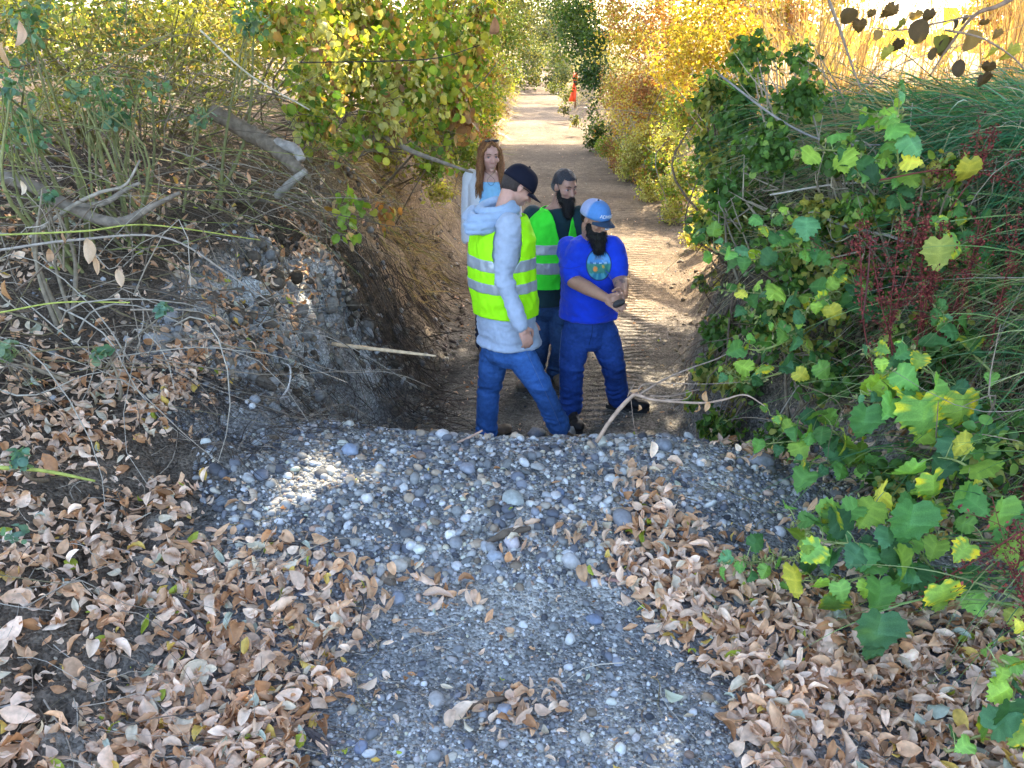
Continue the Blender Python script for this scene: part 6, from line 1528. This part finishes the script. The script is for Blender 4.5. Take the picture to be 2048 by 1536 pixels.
# ================================================================== bearded man in the green vest (behind)
def man_behind():
    root = empty('person', (at(1075, 790, 6.9).x, 6.9, 0), label='bearded man in green safety vest over dark shirt standing behind the man in blue', cat='person')
    yaw = math.radians(-66); f = yawvec(yaw); l = np.array([math.sin(yaw), -math.cos(yaw), 0])    # l = his right (image left)
    pel = V3(1100, 590, 6.95); ch = V3(1106, 470, 6.92); nk = V3(1118, 408, 6.92)
    shR = V3(1066, 430, 6.95); elR = V3(1054, 512, 7.0); wrR = V3(1070, 580, 6.9); shL = V3(1158, 432, 6.88); elL = V3(1170, 515, 6.9); wrL = V3(1150, 575, 6.8)
    h = Head(V3(1130, 374, 6.86), math.radians(-58), math.radians(-12), 0, 1.02); skin = (.40, .22, .16)
    P = h.parts() + h.neck(nk + [0, 0, -.04], .062)
    P += [loft([(pel, l, f, .15, .10), (ch, l, f, .17, .11), (ch * .3 + nk * .7, l, f, .16, .09), (nk, l, f, .07, .06)])]
    for a, b_, c in ((shR, elR, wrR), (shL, elL, wrL)): P += [capsule(a, b_, .052, .045), capsule(b_, c, .046, .030)]
    P += hand(wrR, [.2, 0, -1], l, f, .4) + hand(wrL, [-.2, -.1, -1], -l, f, .4)
    fuse('body', P, .007, 2, .5, M['skin'], root, face_cols(h, skin))
    eyes(h, root, (.03, .03, .04), (.03, .025, .02), (.2, .1, .08))
    hp_ = [h.ell((0, -.013, .042), (.084, .106, .094)), h.ell((0, -.05, .0), (.082, .075, .07))]
    def hc(co, no):
        L_ = h.loc(co); g = sstep((.03 - L_[:, 2]) / .05)[:, None] * .6; return np.array([.035, .035, .045]) * (1 - g) + np.array([.16, .16, .17]) * g
    ho = fuse('hair', hp_, .006, 2, .5, M['hair'], root, hc, lambda co, no: .0025 * fbm(co, 130, 2, 3))
    # keep the forehead clear
    bm = bmesh.new(); bm.from_mesh(ho.data); C = h.loc(np.array([f_.calc_center_median()[:] for f_ in bm.faces]))
    kill = (C[:, 1] > .045 + .25 * np.clip(C[:, 2] - .055, -.05, .03)) & (C[:, 2] < .074 + .5 * np.clip(np.abs(C[:, 0]) - .04, 0, 1)) | ((C[:, 1] > .015) & (C[:, 2] < .035))
    bmesh.ops.delete(bm, geom=[q for q, k_ in zip(bm.faces[:], kill) if k_], context='FACES'); bm.to_mesh(ho.data); bm.free()
    beard(h, root, .075, (.010, .009, .009), 4, 1.2)
    tor = [(pel + [0, 0, -.06], l, f, .185, .150), (pel + [0, 0, .05], l, f, .18, .145), (pel * .5 + ch * .5, l, f, .185, .145), (ch, l, f, .195, .14), (ch * .5 + nk * .5, l, f, .19, .125), (ch * .2 + nk * .8, l, f, .14, .095), (nk + [0, 0, -.02], l, f, .08, .075)]
    S_ = [loft(tor)] + [capsule(shR, elR * .85 + shR * .15, .078, .072), capsule(shL, elL * .8 + shL * .2, .078, .072)]
    fuse('shirt', S_, .009, 3, .5, M['cloth'], root, solid_col((.012, .038, .048), .2, 5), wrinkle(.006, (6, 6, 9), 15))
    base_v = fuse('tmpv', [loft([(c, a, b_, rx + .017, ry + .017) for c, a, b_, rx, ry in tor])], .009, 3, .5, M['vest'], None, solid_col((1, 1, 1)), lambda co, no: wrinkle(.010, (7, 7, 5), 18)(co, no) + wrinkle(.0045, (15, 15, 11), 19)(co, no))
    zh = at(1100, 578, 6.8).z; grn = (.07, .95, .05)
    def keep(C):
        q = C - ch; lat = q @ l; fr = q @ f; m = (C[:, 2] > zh) & (C[:, 2] < nk[2] - .03)
        m &= ~(seg_dist(C, shR + np.array([0, 0, .05]) + l * .02, shR * .35 + elR * .65)[0] < .080) & ~(seg_dist(C, shL + np.array([0, 0, .05]) - l * .02, shL * .4 + elL * .6)[0] < .052)
        w = .035 + .05 * np.clip((C[:, 2] - ch[2]) / .2, -.5, 1); return m & ~((fr > 0) & (np.abs(lat + .005) < w))
    vest = shell_part('safety_vest', base_v, keep, .003, .003, M['vest'], root, grn, [((0, 0, zh), (0, 0, 1))])
    for (pa, pb) in ((489, 508), (525, 547)):
        za, zb = at(1090, pa, 6.78).z, at(1090, pb, 6.78).z
        shell_part('reflective_stripe', base_v, lambda C, za=za, zb=zb: keep(C) & (C[:, 2] < za) & (C[:, 2] > zb), .002, .0075, M['tape'], vest, (1, 1, 1), [((0, 0, za), (0, 0, 1)), ((0, 0, zb), (0, 0, 1))])
    bpy.data.objects.remove(base_v)
    hR, hL = V3(1082, 622, 6.95), V3(1122, 622, 6.9); kR, kL = V3(1078, 700, 6.9), V3(1122, 700, 6.85); aR, aL = V3(1068, 772, 6.95), V3(1112, 765, 7.0)
    aR[2], aL[2] = max(aR[2], .10), max(aL[2], .10)
    jeans(root, pel + [0, 0, -.04], l, f, (hR, hL), (kR, kL), (aR, aL), (.030, .07, .17), .095, .078, .070, (.16, .125), .05, seed=31)
    boot(aR, [-.55, -.75, 0], root, (.24, .17, .11), 1.0, 'boot', (.10, .08, .06), flat=.012); boot(aL, [.2, -1, 0], root, (.24, .17, .11), 1.0, 'boot', (.10, .08, .06), flat=.012)
man_behind()

# ================================================================== man in the blue t-shirt holding a stone
def man_blue():
    root = empty('person', (at(1195, 830, 6.2).x, 6.2, 0), label='bearded man in blue t-shirt and blue cap holding a small stone in both hands', cat='person')
    yaw = math.radians(-50); f = yawvec(yaw); l = np.array([math.sin(yaw), -math.cos(yaw), 0])    # l = his right (image left)
    pel = V3(1178, 640, 6.25); ch = V3(1180, 530, 6.18); nk = V3(1186, 468, 6.16)
    shR = V3(1139, 500, 6.20); elR = V3(1148, 562, 6.0); wrR = V3(1212, 596, 5.76); shL = V3(1221, 497, 6.10); elL = V3(1240, 560, 6.02); wrL = V3(1247, 590, 5.80)
    h = Head(V3(1190, 439, 6.04), math.radians(-50), math.radians(-15), 0, 1.0); skin = (.42, .23, .16)
    P = h.parts() + h.neck(nk + [0, 0, -.05], .066)
    P += [loft([(pel, l, f, .16, .13), (ch, l, f, .18, .13), (ch * .3 + nk * .7, l, f, .17, .10), (nk, l, f, .08, .07)])]
    for a, b_, c in ((shR, elR, wrR), (shL, elL, wrL)): P += [capsule(a, b_, .060, .052), capsule(b_, b_ * .6 + c * .4, .052, .050), capsule(b_ * .6 + c * .4, c, .050, .031)]
    st = V3(1238, 604, 5.66)
    dR = st - wrR; dL = st - wrL
    P += hand(wrR, dR + np.array([.0, -.02, -.02]), np.array([-.4, -.6, .5]), [0, 0, 1], .62, 1.02, .04, .5)
    P += hand(wrL, dL + np.array([.0, -.02, .0]), np.array([.8, -.5, .2]), [-.3, -.3, 1], .62, 1.02, .04, .5)
    def sc(co, no):
        c = face_cols(h, skin)(co, no)
        for (cc, r, s_) in ((shR * .25 + elR * .75 + np.array([.02, -.05, -.01]), .055, 1), (elL * .75 + wrL * .25 + np.array([-.01, -.05, 0]), .045, 2)):
            d = np.linalg.norm(co - cc, axis=1); m = (d < r) * sstep(2.2 * np.abs(vnoise(co, 55, s_)) + .1) ; m = sstep((fbm(co, 38, 2, s_) + .15) * 4) * (d < r) * .62
            c = c * (1 - m[:, None]) + np.array([.06, .06, .07]) * m[:, None]
        return c
    fuse('body', P, .0058, 2, .5, M['skin'], root, sc)
    eyes(h, root, (.03, .025, .02), (.02, .015, .015), (.2, .1, .08))
    fuse('hair', [h.ell((0, -.035, .02), (.080, .085, .07)), h.ell((0, -.06, -.02), (.06, .04, .04))], .007, 2, .5, M['hair'], root, solid_col((.012, .010, .010), .3, 80))
    beard(h, root, .07, (.007, .006, .006), 7, 1.45)
    def panel(cx, cy, ph): return (.10, .26, .60) if cy > .10 else (.36, .42, .66)
    cp = capdome(h, 'cap', root, (.10, .26, .60), R_=(.095, .114, .098), zcut=.030, brim=(.070, .080), brim_c=(.03, .055, .10), panel=panel)
    # lettering on the front of the cap
    fc = bpy.data.curves.new('lettering', 'FONT'); fc.body = 'ADWALL'; fc.size = .034; fc.extrude = .001; fc.align_x = 'CENTER'; fc.align_y = 'CENTER'
    fo = bpy.data.objects.new('tmpt', fc); col_main.objects.link(fo); dg = bpy.context.evaluated_depsgraph_get()
    tm = bpy.data.meshes.new_from_object(fo.evaluated_get(dg)); bpy.data.objects.remove(fo)
    co = np.array([v.co[:] for v in tm.vertices]); a = co[:, 0] / .112
    P_ = np.stack([-np.sin(a) * (.0975), -.008 + np.cos(a) * .1170 - .5 * np.clip(co[:, 1], 0, 1) * .25, .062 + co[:, 1] - co[:, 0] * .06], 1)
    P_[:, 1] += .002 + co[:, 2]
    W = h.W(P_)
    for v, w in zip(tm.vertices, W): v.co = w
    a_ = tm.color_attributes.new('col', 'FLOAT_COLOR', 'POINT'); a_.data.foreach_set('color', np.tile(np.array([.75, .8, .9, 1], np.float32), len(tm.vertices)))
    link('lettering', tm, M['cap'], cp)
    A = Acc(); V, F = sph(h.w((.028, .150, .0)), np.array([.020, .012, .003]), h.R); A.add(V, F, (.55, .60, .70)); A.build('brim_sticker', M['cap'], cp)
    # t-shirt
    bl = (.010, .050, .62)
    tor = [(pel + [0, 0, .035], l, f, .218, .190), (pel + [0, 0, .08], l, f, .210, .190), (pel * .55 + ch * .45, l, f, .196, .176), (ch, l, f, .204, .158), (ch * .5 + nk * .5, l, f, .205, .140), (ch * .2 + nk * .8, l, f, .155, .105), (nk + [0, 0, -.015], l, f, .088, .085)]
    S_ = [loft(tor), capsule(shR, shR * .22 + elR * .78, .088, .080, 18, 3), capsule(shL, shL * .32 + elL * .68, .088, .078, 18, 3)]
    ts = fuse('t_shirt', S_, .0085, 3, .5, M['cloth'], root, solid_col(bl, .25, 6), lambda co, no: wrinkle(.011, (4, 4, 8), 25)(co, no) + wrinkle(.004, (12, 12, 18), 26)(co, no) + .004 * np.sin(co[:, 2] * 45 + co[:, 0] * 30 + 4 * vnoise(co, 5, 4)) * np.exp(-((co[:, 2] - pel[2] - .08) / .13) ** 2))
    b = bvh_of(ts)
    def emb(u_, v_):
        r = math.hypot(u_, v_)
        if r > .93: return (.02, .04, .16)
        n = float(fbm(np.array([[u_ * 3, v_ * 3, 0]]), 1, 3, 6)[0])
        if v_ > .12: c = np.array((.10, .32, .70)) + n * np.array((.12, .14, .1)); c = c if not (.28 < r < .5 and v_ > .3) else np.array((.16, .28, .50))
        elif v_ > .04: c = np.array((.45, .62, .78)) if math.sin(u_ * 14) > .2 else np.array((.05, .16, .38))
        elif math.hypot(u_ + .28, v_ + .28) < .17: c = np.array((.75, .30, .08))
        elif math.hypot(u_ - .35, v_ + .12) < .12: c = np.array((.60, .42, .08))
        elif v_ > -.52: c = np.array((.05, .24, .20)) + n * np.array((.1, .14, .08))
        else: c = np.array((.03, .22, .36)) if math.sin(math.atan2(v_, u_) * 26) > 0 else np.array((.10, .40, .48))
        return tuple(np.clip(c, .01, .9))
    patch_grid('round_print', b, 1197.5, 529, 26, 33, M['cloth'], ts, 20, .0025, emb)
    seam('sleeve_hem', b, [(1119, 533), (1140, 537), (1163, 532)], .0022, (.006, .03, .40), ts, 'cloth', 16)
    seam('collar', b, [(1165, 462), (1180, 474), (1205, 478), (1222, 468)], .004, (.008, .035, .45), ts, 'cloth', 20)
    # jeans
    hR, hL = V3(1153, 668, 6.22), V3(1207, 668, 6.22); kR, kL = V3(1143, 733, 6.08), V3(1226, 730, 6.22); aR, aL = V3(1142, 815, 6.15), V3(1238, 797, 6.42)
    jn = jeans(root, pel + [0, 0, -.06], l, f, (hR, hL), (kR, kL), (aR, aL), (.022, .065, .27), .108, .085, .074, (.172, .145), .11, seed=41, hem_r=.078, wr=.007)
    b2 = bvh_of(jn)
    seam('side_seam', b2, [(1124, 660), (1119, 720), (1120, 800)], .0022, (.10, .16, .30), jn)
    seam('front_seam', b2, [(1185, 645), (1184, 665), (1178, 690)], .0022, (.012, .03, .10), jn)
    boot(aR + [0, 0, -.05], [.25, -1, 0], root, (.025, .022, .020), 1.04, 'boot', flat=.010); boot(aL + [0, 0, -.05], [1, -.28, 0], root, (.012, .012, .014), 1.06, 'boot', flat=.010)
    V, F = stone_shape(ICO2, 5, .35); cc = np.tile(np.array([.05, .045, .045]), (len(V), 1))
    so = link('stone', mesh_np('stone', V * [.045, .028, .024], F, cc), M['stone']); so.location = st + np.array([.0, -.012, -.004]); so.rotation_euler = (.2, -.35, .3)
    tag(so, 'small dark stone held between the hands of the man in blue', 'stone')
man_blue()

# ================================================================== woman at the back
def woman():
    gx_, gy_ = at(985, 500, 7.7).x, 7.7
    root = empty('person', (gx_, gy_, tz(gx_, gy_)), label='woman with long reddish hair in white cardigan and light blue top standing at the back', cat='person')
    yaw = math.radians(-82); f = yawvec(yaw); l = np.array([math.sin(yaw), -math.cos(yaw), 0])
    h = Head(V3(980, 312, 7.62), math.radians(-74), math.radians(-6), 0, 1.0); skin = (.56, .31, .25)
    pel = V3(983, 495, 7.72); ch = V3(982, 395, 7.70); nk = V3(979, 342, 7.68)
    shR = V3(943, 356, 7.72); elR = V3(936, 425, 7.76); wrR = V3(934, 478, 7.7); shL = V3(1018, 356, 7.70); elL = V3(1030, 425, 7.74); wrL = V3(1028, 480, 7.7)
    P = h.parts(True) + h.neck(nk + [0, 0, -.03], .050)
    P += [loft([(pel, l, f, .16, .11), (pel * .5 + ch * .5, l, f, .14, .10), (ch, l, f, .15, .12), (ch * .5 + nk * .5, l, f, .16, .095), (ch * .18 + nk * .82, l, f, .125, .07), (nk, l, f, .06, .055)])]
    for a, b_, c in ((shR, elR, wrR), (shL, elL, wrL)): P += [capsule(a, b_, .046, .038), capsule(b_, c, .038, .026)]
    P += hand(wrR, [.05, -.1, -1], l, f, .4, .9) + hand(wrL, [-.05, -.1, -1], -l, f, .4, .9)
    fuse('body', P, .0065, 2, .5, M['skin'], root, face_cols(h, skin, (.44, .20, .17), .10))
    eyes(h, root, (.08, .10, .12), (.16, .09, .05), (.16, .07, .06))
    # hair: cap plus long locks
    hp_ = [h.ell((0, -.024, .045), (.090, .100, .094)), h.ell((0, -.05, -.02), (.088, .07, .09)), h.cap((0, -.06, 0), (0, -.075, -.17), .085, .07)]
    for sx in (-1, 1): hp_ += [h.cap((.072 * sx, .0, .05), (.086 * sx, .012, -.07), .030, .036), h.cap((.086 * sx, .012, -.07), (.092 * sx, .055, -.19), .036, .026), h.cap((.092 * sx, .055, -.19), (.085 * sx, .075, -.25), .026, .012)]
    hcol = lambda co, no: np.array([.20, .085, .035]) * (1 + .5 * fbm(co * [1, 1, .2], 60, 3, 5))[:, None]
    ho = fuse('hair', hp_, .006, 2, .5, M['hair'], root, hcol, lambda co, no: .006 * fbm(co * [1, 1, .15], 110, 2, 3))
    bm = bmesh.new(); bm.from_mesh(ho.data); C = h.loc(np.array([f_.calc_center_median()[:] for f_ in bm.faces]))
    kill = (C[:, 1] > .030) & (C[:, 2] < .098 - .9 * np.abs(C[:, 0])) & (C[:, 2] > -.12) & (np.abs(C[:, 0]) < .058)
    bmesh.ops.delete(bm, geom=[q for q, k_ in zip(bm.faces[:], kill) if k_], context='FACES'); bm.to_mesh(ho.data); bm.free()
    A = Acc(); r_ = np.random.default_rng(9)
    for i in range(520):
        s_ = -1 if r_.random() < .5 else 1; t = r_.random()
        a = s_ * (.35 + 2.5 * t); top = np.array([.012 * s_ + r_.normal(0, .006), .05 - .10 * t, .128 - .012 * t])
        m1 = np.array([.083 * math.sin(a) * 1.02 if abs(a) < 1.6 else .088 * s_, .075 * math.cos(a), .045]); 
        if m1[1] > .045: m1[1] = .045; m1[0] = s_ * .072
        m2 = np.array([s_ * (.080 + .012 * r_.random()), m1[1] * .8 - .01, -.06]); ln = r_.uniform(.10, .22)
        m3 = np.array([s_ * (.083 + .03 * r_.random()) , m1[1] * .7 + .02 * r_.random(), -.12]); e = np.array([s_ * (.070 + .07 * r_.random()), m1[1] * .8 + .05 * r_.random() + .01, -.12 - ln])
        if t > .75: m2[0] *= .6; m3[0] *= .6; e[0] *= .6; m2[1] = m3[1] = -.085; e[1] = -.09
        Q = spline([h.w(q) for q in (top, m1, m2, m3, e)], 16)
        V, F = tube_arrays(Q, np.linspace(.0042, .0016, 16), 4, False); c = np.array([.24, .105, .042]) if r_.random() < .6 else np.array([.42, .20, .075]); A.add(V, F, c * r_.uniform(.6, 1.3))
    A.build('long_hair', M['hair'], root)
    A = Acc()
    for sx in (-1, 1):
        V, F = sph(h.w((.036 * sx, .052, .135)), np.array([.030, .020, .010]), h.R); A.add(V, F, (.01, .01, .02))
    V, F = tube_arrays([h.w((-.06, .045, .132)), h.w((0, .062, .140)), h.w((.06, .045, .132))], .004, 6); A.add(V, F, (.02, .02, .03))
    A.build('sunglasses', M['lens'], root)
    tor = [(pel + [0, 0, -.05], l, f, .175, .135), (pel * .5 + ch * .5, l, f, .155, .125), (ch + [0, 0, -.02], l, f, .158, .135), (ch * .75 + nk * .25, l, f, .158, .118), (ch * .5 + nk * .5, l, f, .150, .105), (ch * .36 + nk * .64, l, f, .120, .092)]
    tp = [loft(tor), sph(ch + f * .085 + l * .065 + [0, 0, -.02], .068), sph(ch + f * .085 - l * .065 + [0, 0, -.02], .068)]
    top_ = fuse('tank_top', tp, .008, 4, .5, M['cloth'], root, solid_col((.26, .52, .80), .12, 14), wrinkle(.004, (7, 7, 8), 4))
    for sx in (1, -1):
        a_ = ch * .45 + nk * .55; A = Acc(); V, F = tube_arrays([a_ + l * .085 * sx + f * .10 + [0, 0, -.04], a_ + l * .095 * sx + f * .07 + [0, 0, .03], a_ + l * .10 * sx + [0, 0, .055]], .007, 6); A.add(V, F, (.30, .54, .80)); A.build('strap', M['cloth'], top_)
    # cardigan
    cd = [(pel + [0, 0, -.12], l, f, .20, .16), (pel * .5 + ch * .5, l, f, .185, .15), (ch, l, f, .185, .148), (ch * .5 + nk * .5, l, f, .18, .12), (ch * .15 + nk * .85, l, f, .135, .085), (nk + [0, 0, -.0], l, f, .075, .07)]
    base_c = fuse('tmpc', [loft(cd), capsule(shR, elR, .066, .056), capsule(elR, wrR, .056, .042), capsule(shL, elL, .066, .056), capsule(elL, wrL, .056, .042)], .008, 3, .5, M['cloth'], None, solid_col((1, 1, 1)), wrinkle(.006, (9, 9, 4), 44))
    def keep(C):
        q = C - ch; lat = q @ l; fr = q @ f; return ~((fr > .0) & (np.abs(lat) < .105 + .03 * np.clip(-q[:, 2] / .3, 0, 1))) & ~((np.abs(lat) < .075) & (C[:, 2] > nk[2] - .045)) & (C[:, 2] > wrR[2] - .035)
    shell_part('cardigan', base_c, keep, .004, .002, M['cloth'], root, (.66, .68, .74)); bpy.data.objects.remove(base_c)
    A = Acc(); V, F = tube_arrays(spline([h.w((-.045, .02, -.12)), nk + f * .10 + l * .03 + [0, 0, -.06], nk + f * .118 + [0, 0, -.105], nk + f * .10 - l * .03 + [0, 0, -.06], h.w((.045, .02, -.12))], 20), .0012, 4); A.add(V, F, (.5, .42, .3)); A.build('necklace', M['lens'], root)
    g = tz(gx_, gy_); x0 = np.array([gx_, gy_, g])
    jeans(root, pel + [0, 0, -.08], l, f, (pel + l * .08 + [0, 0, -.12], pel - l * .08 + [0, 0, -.12]), (x0 + l * .09 + [0, 0, .48], x0 - l * .09 + [0, 0, .48]), (x0 + l * .10 + [0, 0, .12], x0 - l * .10 + [0, 0, .12]), (.02, .03, .06), .085, .065, .055, (.15, .12), .05, seed=51, hem_r=.058)
    for s_ in (1, -1):
        q = x0 + l * .10 * s_; boot(q + np.array([0, 0, .10]), f, root, (.12, .10, .09), .9, 'shoe', flat=tz(q[0], q[1]) + .01)
woman()
